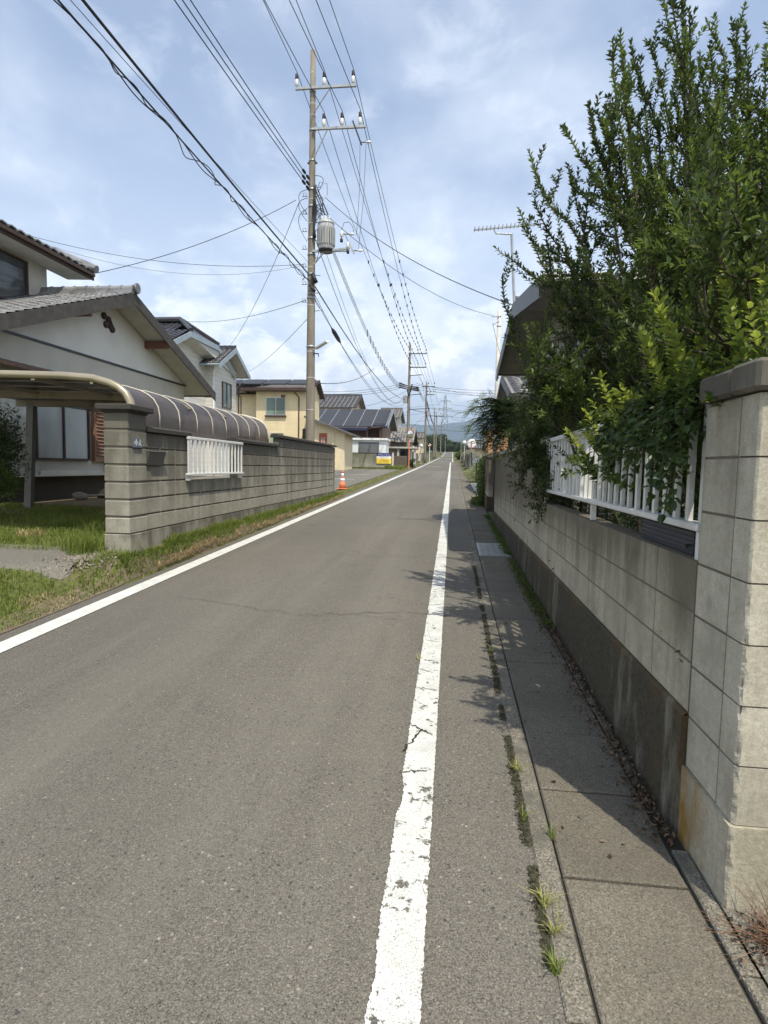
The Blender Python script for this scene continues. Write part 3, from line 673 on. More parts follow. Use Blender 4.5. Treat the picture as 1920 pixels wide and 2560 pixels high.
# ------------------------------------------------------------------ roofs and houses
def tile_sheet(mb, o, u, v, n_, W, L, tw=.27, tl=.235, amp=.028, step=.03, spt=6):
    o, u, v, n_ = map(Vector, (o, u, v, n_)); nt = max(1, round(W/tw)); tw = W/nt; nr = max(1, round(L/tl)); tl = L/nr
    prof = []
    for i in range(nt*spt+1):
        t_ = (i/spt) % 1.0; s_ = i/spt*tw
        prof.append((s_, amp*(math.sin(2*math.pi*t_)*.75+.35*math.sin(4*math.pi*t_+.8))))
    m_ = len(prof)
    for r_ in range(nr):
        b = len(mb.v)
        for (dd, hh) in ((r_*tl, -.005), (r_*tl-.004, step), ((r_+1)*tl, .004)):
            for s_, a in prof: mb.v.append(tuple(o+u*s_+v*dd+n_*(hh+a)))
        for j in range(2):
            for i in range(m_-1): mb.f.append((b+j*m_+i, b+j*m_+i+1, b+(j+1)*m_+i+1, b+(j+1)*m_+i))
def gable_roof(root, c, Rd, Lr, hw, rise, tile, trim, soffit, tw=.27, tl=.235, amp=.028, step=.03, spt=6, th=.10, board=.20, ridge=.11, sides=(-1, 1), gutter=None, orn=True, hw2=None, rise2=None, panel=None):
    """c: ridge end, Rd: ridge direction (unit, horizontal), Lr length, hw half width, rise; tiles on both sides"""
    c, Rd = Vector(c), Vector(Rd); S = Vector((-Rd.y, Rd.x, 0)); Z = Vector((0,0,1))
    tm, dk, bd = MB(), MB(), MB()
    for sg in sides:
        HW, RS = (hw, rise) if sg == sides[0] or hw2 is None else (hw2, rise2)
        e = c+S*sg*HW-Z*RS; v = (c-e).normalized(); n_ = v.cross(Rd); L = (c-e).length
        if n_.z < 0: n_ = -n_
        tile_sheet(tm, e-v*.04+n_*.012, Rd, v, n_, Lr, L+.02, tw, tl, amp, step, spt)
        dk.add([e, e+Rd*Lr, c+Rd*Lr, c, e-n_*th, e+Rd*Lr-n_*th, c+Rd*Lr-Z*th*1.05, c-Z*th*1.05], [(0,3,2,1),(4,5,6,7),(0,1,5,4),(1,2,6,5),(3,0,4,7)])
        for q, s2 in ((c-Rd*.03, -1), (c+Rd*(Lr+.0), 1)):
            e2 = q+S*sg*HW-Z*RS-v*.03
            build('bargeboard', MB().prism([q+n_*.0+Z*.015, e2+Z*.015, e2-Z*board, q-Z*board], Rd*.03), trim, root)
        if gutter:
            ge = e-v*.05-Z*.06; gm = MB().tube([ge+Rd*.0, ge+Rd*Lr], .055, 8); build('gutter', gm, gutter, root)
    build('roof', tm, tile, root, True); build('eave', dk, soffit, root)
    if ridge:
        rm = MB(); m_ = 12
        prof = [Vector(S*a+Z*b) for a, b in ((-1.25*ridge,-.25*ridge),(-1.1*ridge,.5*ridge),(-.75*ridge,.55*ridge),(-.7*ridge,1.15*ridge),(-.38*ridge,1.6*ridge),(0,1.75*ridge),(.38*ridge,1.6*ridge),(.7*ridge,1.15*ridge),(.75*ridge,.55*ridge),(1.1*ridge,.5*ridge),(1.25*ridge,-.25*ridge))]
        nseg = max(1, int(Lr/.3))
        for i in range(nseg):
            a = c+Rd*(Lr*i/nseg); k = 1.0
            rm.prism([a+p for p in prof], Rd*(Lr/nseg-.006)); 
            rm.prism([a+p*1.07 for p in prof[2:9]], Rd*.05)
        rg = build('ridge', rm, tile, root)
        if orn:
            for q in (c-Rd*.10, c+Rd*(Lr+.04)):
                om = MB().lathe(q+Z*ridge*1.1, [(.02,0),(ridge*1.0,0),(ridge*1.1,.02),(ridge*1.0,.06),(.02,.06)], 14, Rd); build('ridge_ornament', om, tile, rg)
def window(root, face, a0, a1, z0, z1, pos, frame, glass, mull=1, depth=.05, sill=None, bars=0):
    """face 'x': plane X=pos facing +X (root side), a = Y range;  face 'y': plane Y=pos facing -Y, a = X range; 'w': plane X=pos facing -X"""
    fw = .045; mb = MB(); gm = MB()
    def bx(m_, a, b, c_, d_, o0, o1):
        if face == 'x': m_.box(pos+o0, pos+o1, a, b, c_, d_)
        elif face == 'w': m_.box(pos-o1, pos-o0, a, b, c_, d_)
        else: m_.box(a, b, pos-o1, pos-o0, c_, d_)
    bx(mb, a0, a1, z0, z0+fw, -.02, depth); bx(mb, a0, a1, z1-fw, z1, -.02, depth); bx(mb, a0, a0+fw, z0+fw, z1-fw, -.02, depth); bx(mb, a1-fw, a1, z0+fw, z1-fw, -.02, depth)
    for i in range(mull):
        m_ = a0+(a1-a0)*(i+1)/(mull+1); bx(mb, m_-fw*.5, m_+fw*.5, z0+fw, z1-fw, -.01, depth*.8)
    for i in range(bars):
        m_ = z0+(z1-z0)*(i+1)/(bars+1); bx(mb, a0+fw, a1-fw, m_-.015, m_+.015, -.01, depth*.6)
    wd = build('window', mb, frame, root)
    bx(gm, a0+fw*.5, a1-fw*.5, z0+fw*.5, z1-fw*.5, -.015, .008); build('pane', gm, glass, wd)
    if sill: sm_ = MB(); bx(sm_, a0-.06, a1+.06, z0-.12, z0-.002, -.01, depth+.10); build('sill', sm_, sill, wd)
    return wd

# --- house with the tiled gable, nearest on the left
S1 = 7.9; AY, AZ = 14.5, 5.62; HW1, RS1 = 4.85, 1.80; WXH = -8.6
h1 = thing('house', 'old house with grey tiled gable, white plaster and brown shutter box', 'house', (-10, 14, .7))
pz = lambda y, dz=0: AZ-.12-abs(y-AY)*RS1/HW1+dz
mb = MB().prism([(WXH, 10.35, 3.97), (WXH, 18.6, 3.97), (WXH, 18.6, pz(18.6)), (WXH, AY, pz(AY)), (WXH, 10.35, pz(10.35))], (-.12, 0, 0)); build('gable_plaster', mb, PLASTER, h1)
mb = MB().box(WXH-3.2, WXH+.0, 10.35, 18.6, 1.18, 3.93)
mb.prism([(WXH-3.2, 18.6, 3.93), (WXH-3.2, 10.35, 3.93), (WXH-3.2, 10.35, pz(10.35)), (WXH-3.2, AY, pz(AY)), (WXH-3.2, 18.6, pz(18.6))], (.1, 0, 0)); build('wall', mb, SID_BEI, h1)
build('band', MB().box(WXH-.02, WXH+.035, 10.3, 18.65, 3.93, 3.975), DKMET, h1)
build('foundation', MB().box(WXH-3.0, WXH-.35, 10.6, 18.4, .4, 1.18), flat('dark_foundation', (.07,.055,.04), .9), h1)
build('skirting', MB().box(WXH-.1, WXH+.02, 10.3, 18.6, 1.15, 1.185).box(WXH-.005, WXH+.03, 11.9, 14.2, 1.185, 1.27), ALU, h1)
gable_roof(h1, (-S1, AY, AZ), (-1, 0, 0), 3.4, HW1, RS1, TILE_G, BARGE, SOFFIT, board=.26, gutter=DKBRN, ridge=.12)
RBM = flat('red_brown_beam', (.16,.07,.045), .7)
for dy in (1.75, -1.75): build('purlin', MB().box(WXH+.0, -S1-.02, AY+dy-.05, AY+dy+.05, pz(AY+dy)-.2, pz(AY+dy)-.02), RBM, h1)
mb = MB()
for cy, cz in ((14.28,5.05),(14.50,4.93),(14.36,4.86),(14.62,4.80),(14.46,5.0),(14.55,4.86)): mb.lathe((WXH+.0, cy, cz), [(.01,0),(.085,0),(.085,.05),(.06,.07),(.01,.07)], 12, (1,0,0))
build('gable_vent', mb, DKBRN, h1)
# lean-to eave over the window
mb = MB().prism([(WXH, 10.2, 3.42), (WXH+.72, 10.2, 3.24), (WXH+.72, 10.2, 3.17), (WXH, 10.2, 3.33)], (0, 2.9, 0)); build('canopy', mb, DKBRN, h1)
window(h1, 'x', 11.75, 13.55, 1.50, 3.06, WXH+.02, DKBRN, G_FROST, 1, .06)
sb = MB().box(WXH, WXH+.10, 14.24, 16.2, 1.48, 3.12)
for i in range(17): z = 1.62+i*.085; sb.prism([(WXH+.10, 14.30, z), (WXH+.145, 14.30, z+.01), (WXH+.10, 14.30, z+.06)], (0, 1.84, 0))
build('shutter_box', sb, RUSTBR, h1).location.y = -.55
build('pipe', MB().tube([(WXH+.05, 14.2, 1.2), (WXH+.05, 14.2, 3.15)], .03, 8), DKBRN, h1)
build('corner_wall', MB().box(WXH-.06, WXH+.012, 10.33, 12.02, 1.19, 3.1), flat('peeling_plaster', (.50,.49,.42), .9, var=.25, sc=4), h1)
# upper storey
u1 = thing('house', 'upper storey of the old house with deep eaves and dark window, at the photo edge', 'house', (-11.5, 13, 4.0))
build('wall', MB().box(-14, -10.35, 8.0, 14.9, 3.0, 6.55), flat('grey_render', (.44,.42,.36), .85, var=.1), u1)
window(u1, 'x', 11.2, 14.15, 5.15, 6.25, -10.33, DKBRN, G_DARK, 1, .06)
S2z = 6.48
mb = MB().add([(-9.7,8,S2z),(-9.7,15.8,S2z),(-13.2,15.8,S2z+1.45),(-13.2,8,S2z+1.45)], [(0,1,2,3)])
tm = MB(); v_ = Vector((-3.5,0,1.45)).normalized(); tile_sheet(tm, (-9.66, 8, S2z+.06), (0,1,0), v_, Vector((v_.z*1,0,-v_.x)), 7.8, 3.7); build('roof', tm, TILE_G, u1, True)
build('eave', MB().prism([(-9.7,8,S2z-.02),(-9.7,8,S2z-.16),(-10.4,8,S2z-.14),(-13.2,8,S2z+1.2),(-13.2,8,S2z+1.42)], (0,7.78,0)), SOFFIT, u1)
build('fascia', MB().box(-9.70,-9.66,8,15.82,S2z-.17,S2z+.03).box(-9.66,-9.58,8,15.75,S2z-.10,S2z-.02).prism([(-9.68,15.79,S2z-.17),(-9.68,15.79,S2z+.05),(-13.2,15.79,S2z+1.48),(-13.2,15.79,S2z+1.24)], (0,.035,0)), DKBRN, u1)
build('verge_tile', MB().tube([(-9.6,15.76,S2z+.14),(-13.2,15.76,S2z+1.62)], .09, 8).tube([(-9.55,15.76,S2z+.10),(-9.9,15.76,S2z+.22)], .11, 8), TILE_G, u1)

# rubble under the old house
rr = random.Random(11)
PLANKM = flat('grey_plank', (.33,.28,.20), .85, var=.2, sc=8)
lab = ['pale plank lying on top of the junk under the old house', 'grey board lying flat among the junk under the house wall', 'short plank half buried in the soil under the house']
for i, (x, y, dx, dy) in enumerate(((-8.05,12.6,.5,.25),(-8.15,13.4,.7,.3),(-7.95,13.9,.2,.55))):
    z = gz(x, y)+.10+.05*i; single('plank', MB().bar((x-dx/2,y-dy/2,z),(x+dx/2,y+dy/2,z+.03), .14, .03), PLANKM, lab[i], 'plank', 'planks dumped under the house')
for i, (x, y, rx, l_) in enumerate(((-8.25,12.1,.16,'grey broken concrete lump beside the planks under the house'),(-8.2,13.0,.20,'dark round stone behind the planks under the house'),(-8.1,14.4,.22,'bluish bundled sheet heaped beside the gate pillar'))):
    bm = bmesh.new(); bmesh.ops.create_icosphere(bm, subdivisions=3, radius=rx)
    for v in bm.verts: v.co *= 1+.35*mn.noise(v.co*7+Vector((i,0,0))); v.co.z *= .6
    mb = MB().add([v.co+Vector((x,y,gz(x,y)+.1)) for v in bm.verts], [[v.index for v in f.verts] for f in bm.faces]); bm.free()
    single('rubble', mb, (STEELG if i == 2 else KERB), l_, 'rubble', 'junk under the old house')
struct('bare_soil', sheet(frange(-8.6,-6.0,.3), frange(10.6,15.5,.4), lambda x, y: gz(x, y)+.02), DIRT)

# --- cycle port / carport with arched smoked roof
cp = thing('carport', 'arched carport roof of smoked brown panels behind the left wall', 'carport', (-6, 9.8, .6))
prof = [(-3.90,1.93),(-3.90,2.10),(-3.92,2.22),(-3.98,2.32),(-4.07,2.39),(-4.18,2.44),(-4.40,2.50),(-4.8,2.53),(-5.6,2.55),(-6.6,2.57),(-7.9,2.58)]
CY0, CY1 = 7.2, 12.6
mb = MB(); m_ = len(prof)
for y in (CY0+.04, CY1-.04):
    for x, z in prof: mb.v.append((x, y, z))
mb.f = [(i, i+1, m_+i+1, m_+i) for i in range(m_-1)]; build('panel', mb, POLY, cp, True)
for i in range(10):
    y = CY0+.1+(CY1-CY0-.2)*i/9
    if 0 < i: build('rib', MB().tube([(x+.0, y, z+.012) for x, z in prof], .010 if i < 9 else .025, 6), flat('pale_rib', (.50,.46,.38), .4), cp, True)
build('end_beam', MB().tube([(x, CY0, z+.01) for x, z in prof], .048, 12), CHAMP, cp, True)
build('side_rail', MB().box(-3.93, -3.87, CY0, CY1, 1.88, 1.95), flat('bronze_rail', (.13,.11,.09), .5), cp)
for y, z in ((8.9, .0), (10.3, 0)):
    mb = MB(); pts = [(x, y, zz_-.06) for x, zz_ in prof[3:]]
    for a, b in zip(pts, pts[1:]): mb.bar(a, b, .09, .11)
    build('cross_beam', mb, flat('bronze_beam', (.20,.165,.115), .5), cp)
build('post', MB().bar((-7.62, 10.3, 2.52), (-7.75, 10.3, .40), .13, .10, (0,1,0)), flat('bronze_post', (.12,.115,.10), .5), cp)
build('post', MB().bar((-3.97, 12.4, 1.9), (-3.97, 12.4, .40), .07, .07, (0,1,0)), flat('bronze_post2', (.12,.115,.10), .5), cp)
build('purlin', MB().bar((-5.2,CY0,2.51),(-5.2,CY1,2.51),.05,.05).bar((-6.4,CY0,2.53),(-6.4,CY1,2.53),.05,.05).bar((-4.42,CY0,2.46),(-4.42,CY1,2.46),.04,.04), CHAMP, cp)

# --- house with white lap siding
h2 = thing('house', 'white lap-sided house with black tiles and blue-grey trim, before the cream house', 'house', (-15, 30, .9))
build('wall', MB().box(-20, -13.1, 26.5, 32.4, .8, 7.35), SID_WHT, h2)
# main block: clipped gable
AX = -12.5; ry = 29.35; tm, dk, tr_ = MB(), MB(), MB()
ze, zc, zr = 6.55, 7.66, 8.55; yn, yf = 25.2, 33.5; yc0, yc1 = 27.7, 31.0; xr = -13.75
def poly_roof(mb, pts, off=.0): mb.add([Vector(p)+Vector((0,0,off)) for p in pts], [tuple(range(len(pts)))])
v_ = Vector((0, ry-yn, zr-ze)).normalized(); n_ = Vector((0,-v_.z,v_.y))
tile_sheet(tm, (-20, yn, ze+.02), (1,0,0), v_, n_, 20+AX, (Vector((0,yc0,zc))-Vector((0,yn,ze))).length, .3, .27, .03, .03, 4)
tile_sheet(tm, (-20, yc0, zc+.02), (1,0,0), v_, n_, 20+xr+.35, (Vector((0,ry,zr))-Vector((0,yc0,zc))).length, .3, .27, .03, .03, 4)
poly_roof(tm, [(AX,yc0,zc+.06),(AX,yc1,zc+.06),(xr,ry,zr+.06)]); poly_roof(tm, [(xr,ry,zr),(AX,yc1,zc),(AX,yf,ze),(-20,yf,ze),(-20,ry,zr)], .05)
tm.tube([(AX+.05,yc0,zc+.1),(xr,ry,zr+.12)], .11, 8); tm.tube([(AX+.05,yc1,zc+.1),(xr,ry,zr+.12)], .11, 8); tm.tube([(xr,ry,zr+.12),(-20,ry,zr+.12)], .13, 8)
poly_roof(dk, [(AX,yn,ze-.1),(AX,yc0,zc-.12),(AX,yc1,zc-.12),(AX,yf,ze-.1),(-20,yf,ze-.1),(-20,yn,ze-.1)])
tr_.prism([(AX,yn,ze+.02),(AX,yc0,zc+.03),(AX,yc0,zc-.24),(AX,yn,ze-.25)], (.04,0,0)).prism([(AX,yc1,zc+.03),(AX,yf,ze+.02),(AX,yf,ze-.25),(AX,yc1,zc-.24)], (.04,0,0)).box(AX,AX+.08,yc0-.05,yc1+.05,zc-.24,zc+.03)
build('gable_wall', MB().prism([(-13.1,26.5,7.3),(-13.1,32.4,7.3),(-13.1,31.2,7.5),(-13.1,27.5,7.5)], (-.1,0,0)), SID_WHT, h2)
build('roof', tm, TILE_B, h2); build('eave', dk, SOFFIT, h2); build('bargeboard', tr_, BLUEGR, h2)
# front wing
build('wing_wall', MB().prism([(-12.6,30.75,.8),(-12.6,33.9,.8),(-12.6,33.9,6.75),(-12.6,32.3,7.5),(-12.6,30.75,6.75)], (-3,0,0)), SID_WHT, h2)
gable_roof(h2, (-12.0, 32.3, 7.82), (-1,0,0), 3.6, 2.25, 1.18, TILE_B, BLUEGR, SOFFIT, .3, .27, .03, .03, 4, board=.26, gutter=BLUEGR, orn=False, ridge=.09)
window(h2, 'x', 31.75, 33.0, 4.55, 5.95, -12.58, BRN, G_CURT, 1, .06)
build('downpipe', MB().tube([(-12.5,30.5,6.35),(-12.62,30.68,6.0),(-12.62,30.68,1)], .045, 8), WHITEP, h2)
build('upper_downpipe', MB().tube([(-12.4,34.4,6.2),(-12.5,34.0,5.9),(-12.5,34.0,1)], .045, 8), DKBRN, h2)

# --- cream two-storey house with solar panels
h3 = thing('house', 'cream two-storey house with low solar roof behind the concrete pole', 'house', (-12.5, 47, 1.2))
c3 = atY(640, 975, 44.0)
Y3 = 44.0; X3a, X3b = -15.2, -11.15
build('wall', MB().box(X3a, X3b, Y3, Y3+4.0, 1.0, 7.25), CREAM, h3)
build('side_wall', MB().box(-19.4, X3a-.003, Y3+1.3, Y3+4.0, 1.0, 7.0), CREAM2, h3)
ZE3 = 7.28
mb = MB(); YR3 = Y3+2.6; ZR3 = 8.30; sl = (ZR3-ZE3)/(YR3-(Y3-.7))
def rz(y): return ZE3+(y-(Y3-.7))*sl
mb.add([(-16.2,Y3-.7,rz(Y3-.7)),(X3b+.35,Y3-.7,rz(Y3-.7)),(X3b+.35,YR3,ZR3),(-20,YR3,ZR3),(-20,Y3+.6,rz(Y3+.6)-.35),(-16.2,Y3+.6,rz(Y3+.6)-.35)], [(0,1,2,3,4,5)])
mb.add([(X3b+.35,YR3,ZR3),(X3b+.35,Y3+4.6,7.0),(-20,Y3+4.6,7.0),(-20,YR3,ZR3)], [(0,1,2,3)])
build('roof', mb, TILE_BR, h3)
mb = MB().prism([(-16.2,Y3-.72,ZE3-.02),(-16.2,Y3-.72,ZE3-.22),(-16.2,Y3+.2,ZE3-.2),(-16.2,Y3+.2,ZE3+.1)], (X3b+.35+16.2,0,0)); build('eave', mb, DKBRN, h3)
build('eave', MB().prism([(-20,Y3+.5,ZE3-.05),(-20,Y3+.5,ZE3-.25),(-20,Y3+1.4,ZE3-.2),(-20,Y3+1.4,ZE3)], (3.79,0,0)), DKBRN, h3)
build('bargeboard', MB().prism([(X3b+.32,Y3-.72,ZE3-.22),(X3b+.32,Y3-.72,ZE3+.02),(X3b+.32,YR3,ZR3+.03),(X3b+.32,Y3+4.62,7.03),(X3b+.32,Y3+4.62,6.78),(X3b+.32,YR3,ZR3-.22)], (.05,0,0)), DKBRN, h3)
build('gable', MB().prism([(X3b-.02,Y3+.02,7.2),(X3b-.02,YR3,ZR3-.1),(X3b-.02,Y3+3.98,7.2)], (-.1,0,0)), CREAM2, h3)
for i in range(4):
    a = -19.5+i*2.0; ya_, yb_ = Y3+.5, Y3+2.4
    mb = MB().add([(a+(.6),ya_,rz(ya_)+.10),(a+2.52,ya_,rz(ya_)+.10),(a+2.52,yb_,rz(yb_)+.10),(a+.6,yb_,rz(yb_)+.10),(a+.6,ya_,rz(ya_)+.03),(a+2.52,ya_,rz(ya_)+.03)], [(0,1,2,3),(4,5,1,0)])
    build('solar_panel', mb, SOLAR, h3)
window(h3, 'y', -14.4, -12.86, 5.25, 6.62, Y3, ALU, G_CURT, 1, .06, sill=DKBRN, bars=0)
window(h3, 'y', -14.05, -13.0, 1.9, 3.9, Y3, ALU, G_GREEN, 1, .06)
window(h3, 'y', -11.5, -11.28, 2.9, 4.25, Y3, DKBRN, G_DARK, 0, .05)
window(h3, 'y', -18.6, -17.5, 4.6, 6.1, Y3+1.3, ALU, G_DARK, 1, .05)
build('balcony', MB().box(-17.9, -15.4, Y3-.05, Y3+1.3, 3.6, 4.9), CREAM2, h3)
build('balcony_rail', MB().bar((-17.9,Y3-.05,5.05),(-15.5,Y3-.05,5.05),.05,.05).bar((-17.9,Y3-.05,4.95),(-15.5,Y3-.05,4.95),.04,.04), ALU, h3)
for x in (-16.4, -11.8): build('downpipe', MB().tube([(x-.3,Y3-.65,ZE3-.2),(x,Y3-.06,ZE3-.65),(x,Y3-.06,1.2)], .045, 8), DKBRN, h3)
build('vent_hood', MB().bbox(-13.2,-12.9,Y3-.12,Y3,6.6,6.8,.02), BRN, h3)
# single storey porch wing
build('porch_wall', MB().box(X3b+.01, -8.15, Y3-.4, Y3+3.2, 1.1, 4.0), CREAM2, h3)
build('porch_roof', MB().prism([(X3b+.005,Y3-1.0,5.18),(-7.5,Y3-1.0,3.85),(-7.5,Y3-1.0,3.73),(X3b+.005,Y3-1.0,5.02)], (0,4.7,0)), TILE_BR, h3)
build('porch_gable', MB().prism([(X3b+.01,Y3-.4,4.0),(-8.15,Y3-.4,4.0),(X3b+.01,Y3-.4,4.98)], (0,.1,0)), CREAM2, h3)
dr = build('door', MB().bbox(-10.1,-9.5,Y3-.46,Y3-.40,1.5,3.9,.01), flat('red_brown_door', (.30,.075,.035), .5), h3)
build('pane', MB().box(-9.92,-9.84,Y3-.475,Y3-.455,3.1,3.6).box(-9.74,-9.66,Y3-.475,Y3-.455,3.1,3.6), G_FROST, dr)
build('porch_frame', MB().box(-9.1,-8.95,Y3-.5,Y3-.4,1.2,3.95), CREAM2, h3)

# --- brown house with big solar roof
h4 = thing('house', 'brown single-storey house under a broad roof covered in solar panels', 'house', (-10, 58, 1.4))
Ye, Yr = 54.2, 60.0; ze4, zr4 = 5.05, 7.32
build('wall', MB().box(-13.0, -8.05, 55.2, 63, 1.3, 5.0), BROWN_SID, h4)
build('entrance_wall', MB().box(-8.04, -6.75, 56.6, 63, 1.3, 5.3), flat('brown_panel', (.15,.085,.055), .6), h4)
build('side_wall', MB().prism([(-6.72,55.6,1.3),(-6.72,63,1.3),(-6.72,63,5.6),(-6.72,60,7.0),(-6.72,55.6,5.35)], (-.3,0,0)), flat('brown_render_wall', (.20,.13,.09), .7), h4)
sl4 = (zr4-ze4)/(Yr-Ye); rz4 = lambda y: ze4+(y-Ye)*sl4
mb = MB().add([(-14.5,Ye,rz4(Ye)),(-8.0,Ye,rz4(Ye)),(-7.75,Ye+.8,rz4(Ye+.8)),(-6.15,Ye+.8,rz4(Ye+.8)),(-6.15,Yr,zr4),(-14.5,Yr,zr4)], [(0,1,2,3,4,5)])
mb.add([(-6.15,Yr,zr4),(-6.15,Yr+5,ze4+.3),(-14.5,Yr+5,ze4+.3),(-14.5,Yr,zr4)], [(0,1,2,3)])
build('roof', mb, TILE_BR, h4)
mb = MB().box(-14.5,-8.0,Ye-.06,Ye+.02,ze4-.26,ze4-.01).box(-7.98,-6.15,Ye+.74,Ye+.82,rz4(Ye+.8)-.30,rz4(Ye+.8)-.01)
build('gutter', mb, NAVY, h4)
build('eave', MB().add([(-14.5,Ye,ze4-.12),(-8.0,Ye,ze4-.12),(-6.2,Ye+.8,rz4(Ye+.8)-.12),(-6.2,Yr,zr4-.15),(-14.5,Yr,zr4-.15)], [(0,1,2,3,4)]), DKBRN, h4)
build('bargeboard', MB().prism([(-6.15,Ye+.8,rz4(Ye+.8)-.3),(-6.15,Ye+.8,rz4(Ye+.8)+.03),(-6.15,Yr,zr4+.05),(-6.15,Yr,zr4-.28)], (.05,0,0)).prism([(-6.15,Yr,zr4+.05),(-6.15,Yr,zr4-.28),(-6.15,Yr+5,ze4+.05),(-6.15,Yr+5,ze4+.35)], (.05,0,0)), BLUEGR, h4)
for i in range(6):
    a = -14.4+i*1.36; b = a+1.28
    e0 = Ye+.15 if i < 5 else Ye+.9
    mb = MB().add([(a,e0,rz4(e0)+.10),(b,e0,rz4(e0)+.10),(b,Yr-.35,rz4(Yr-.35)+.10),(a,Yr-.35,rz4(Yr-.35)+.10),(a,e0,rz4(e0)),(b,e0,rz4(e0))], [(0,1,2,3),(4,5,1,0)])
    build('solar_panel', mb, SOLAR, h4)
mb = MB()
for i in range(7): a = -14.44+i*1.36; mb.add([(a,Ye+.1,rz4(Ye+.1)+.11),(a+.07,Ye+.1,rz4(Ye+.1)+.11),(a+.07,Yr-.4,rz4(Yr-.4)+.11),(a,Yr-.4,rz4(Yr-.4)+.11)], [(0,1,2,3)])
build('panel_rail', mb, ALU, h4)
build('door', MB().bbox(-8.5,-8.2,55.1,55.2,1.5,3.9,.01), DKMET, h4)
build('corner_post', MB().box(-8.12,-8.0,54.6,54.72,1.3,4.85), BRN, h4)
build('entrance_door', MB().box(-11.2,-9.2,55.12,55.2,1.4,4.3), DKMET, h4)

# shed and wall at the back of the lot
sh = thing('garden_shed', 'pale steel garden shed with grey ribbed shutter behind the lot wall', 'shed', (-7.3, 51.5, 1.3))
build('body', MB().box(-9.2,-5.75,50.3,52.6,1.2,3.72), SHEDW, sh); build('roof', MB().box(-9.3,-5.62,50.1,52.8,3.722,3.90), WHITEP, sh)
build('shutter', MB().box(-8.15,-6.35,50.26,50.3,1.25,3.55), SHEDG, sh)
wb = thing('block_wall', 'low pale block wall at the back of the parking lot with the yellow sign', 'wall', (-7, 49, 1.2))
mb = MB(); blocks_x(mb, 49.0, -11, -5.05, 1.1+.05, 7, jt=.01, ch=.005); build('blocks', mb, BLK_B, wb)
build('mortar', MB().box(-11,-5.06,49.008,49.11,1.0,2.54), MORTAR2, wb)
build('coping', MB().bbox(-11.0,-5.02,48.97,49.15,2.552,2.60,.01), COPE, wb)
build('end_post', MB().bbox(-5.04,-4.92,48.93,49.07,1.1,2.62,.01), flat('pale_post', (.6,.55,.42), .7), wb)
sg = thing('sign_board', 'blue, white and yellow notice board fixed to the lot wall', 'sign', (-5.78, 48.95, 1.9))
SXA, SXB = -6.37, -5.12; ST, SB = 2.53, 1.70; SY = 48.93
build('board', MB().box(SXA, SXB, SY, SY+.03, SB, ST), WHITEP, sg)
build('blue_band', MB().box(SXA, SXB, SY-.006, SY, ST-.20, ST), flat('blue_paint', (.03,.035,.20), .5), sg)
build('yellow_field', MB().box(SXA, SXB, SY-.006, SY, SB, SB+.44), flat('yellow_paint', (.85,.62,.07), .5), sg)
INK = flat('dark_ink', (.04,.035,.06), .6); RINK = flat('brown_ink', (.18,.05,.03), .6); cxs = (SXA+SXB)/2
text('heading', 'ラヴェール Ｘ', .165, (cxs, SY-.009, ST-.10), RY, WHITEP, sg)
text('small_line', '入居者 募集中 2-5号 1F', .085, (cxs, SY-.003, ST-.28), RY, INK, sg, sx=.95)
text('small_line', '管理 お問い合わせ', .07, (cxs, SY-.009, SB+.38), RY, RINK, sg)
text('company_line', '山竹建設㈱', .17, (cxs, SY-.009, SB+.23), RY, RINK, sg)
text('telephone_line', 'TEL 027-231-6076', .11, (cxs, SY-.009, SB+.075), RY, INK, sg, sx=1.05)

# --- old tiled house and its flat-roofed carport past the lot
h5 = thing('house', 'old grey-tiled low house behind the convex mirror with orange pole', 'house', (-8, 68, 1.6))
build('wall', MB().box(-11,-4.9,66,72,1.5,4.1), GREY_SID, h5)
gable_roof(h5, (-4.35, 69.3, 5.95), (-1,0,0), 7.5, 4.1, 1.75, TILE_O, DKBRN, DKBRN, .33, .3, .04, .02, 4, orn=False, ridge=.1)
window(h5, 'y', -6.5, -5.2, 2.3, 3.7, 66, ALU, G_DARK, 1)
build('gable_wall', MB().prism([(-4.9,66,4.1),(-4.9,72,4.1),(-4.9,72,4.6),(-4.9,69.3,5.6),(-4.9,66,4.6)], (-.1,0,0)), GREY_SID, h5)
cg = thing('carport', 'flat concrete-framed garage canopy beside the second pole', 'carport', (-5.5, 62, 1.6))
build('roof', MB().bbox(-7.6,-3.7,60.6,65.0,3.35,3.52,.02), LCONC, cg)
for x in (-7.4,-5.65,-3.9): build('post', MB().bbox(x-.12,x+.12,60.8,61.04,1.4,3.35,.01), LCONC, cg)
build('shutter', MB().box(-7.2,-5.8,61.2,61.3,1.5,3.3), GREY_SID, cg)
lowf = thing('block_wall', 'low dark slatted boundary wall under the convex mirror', 'wall', (-5, 53, 1.3))
mb = MB()
for k in range(6): mb.box(-5.9,-4.1,53.3,53.4,1.45+k*.17,1.58+k*.17)
mb.box(-5.9,-4.1,53.33,53.38,1.3,2.45); build('slats', mb, flat('brown_slat', (.12,.095,.075), .8), lowf)

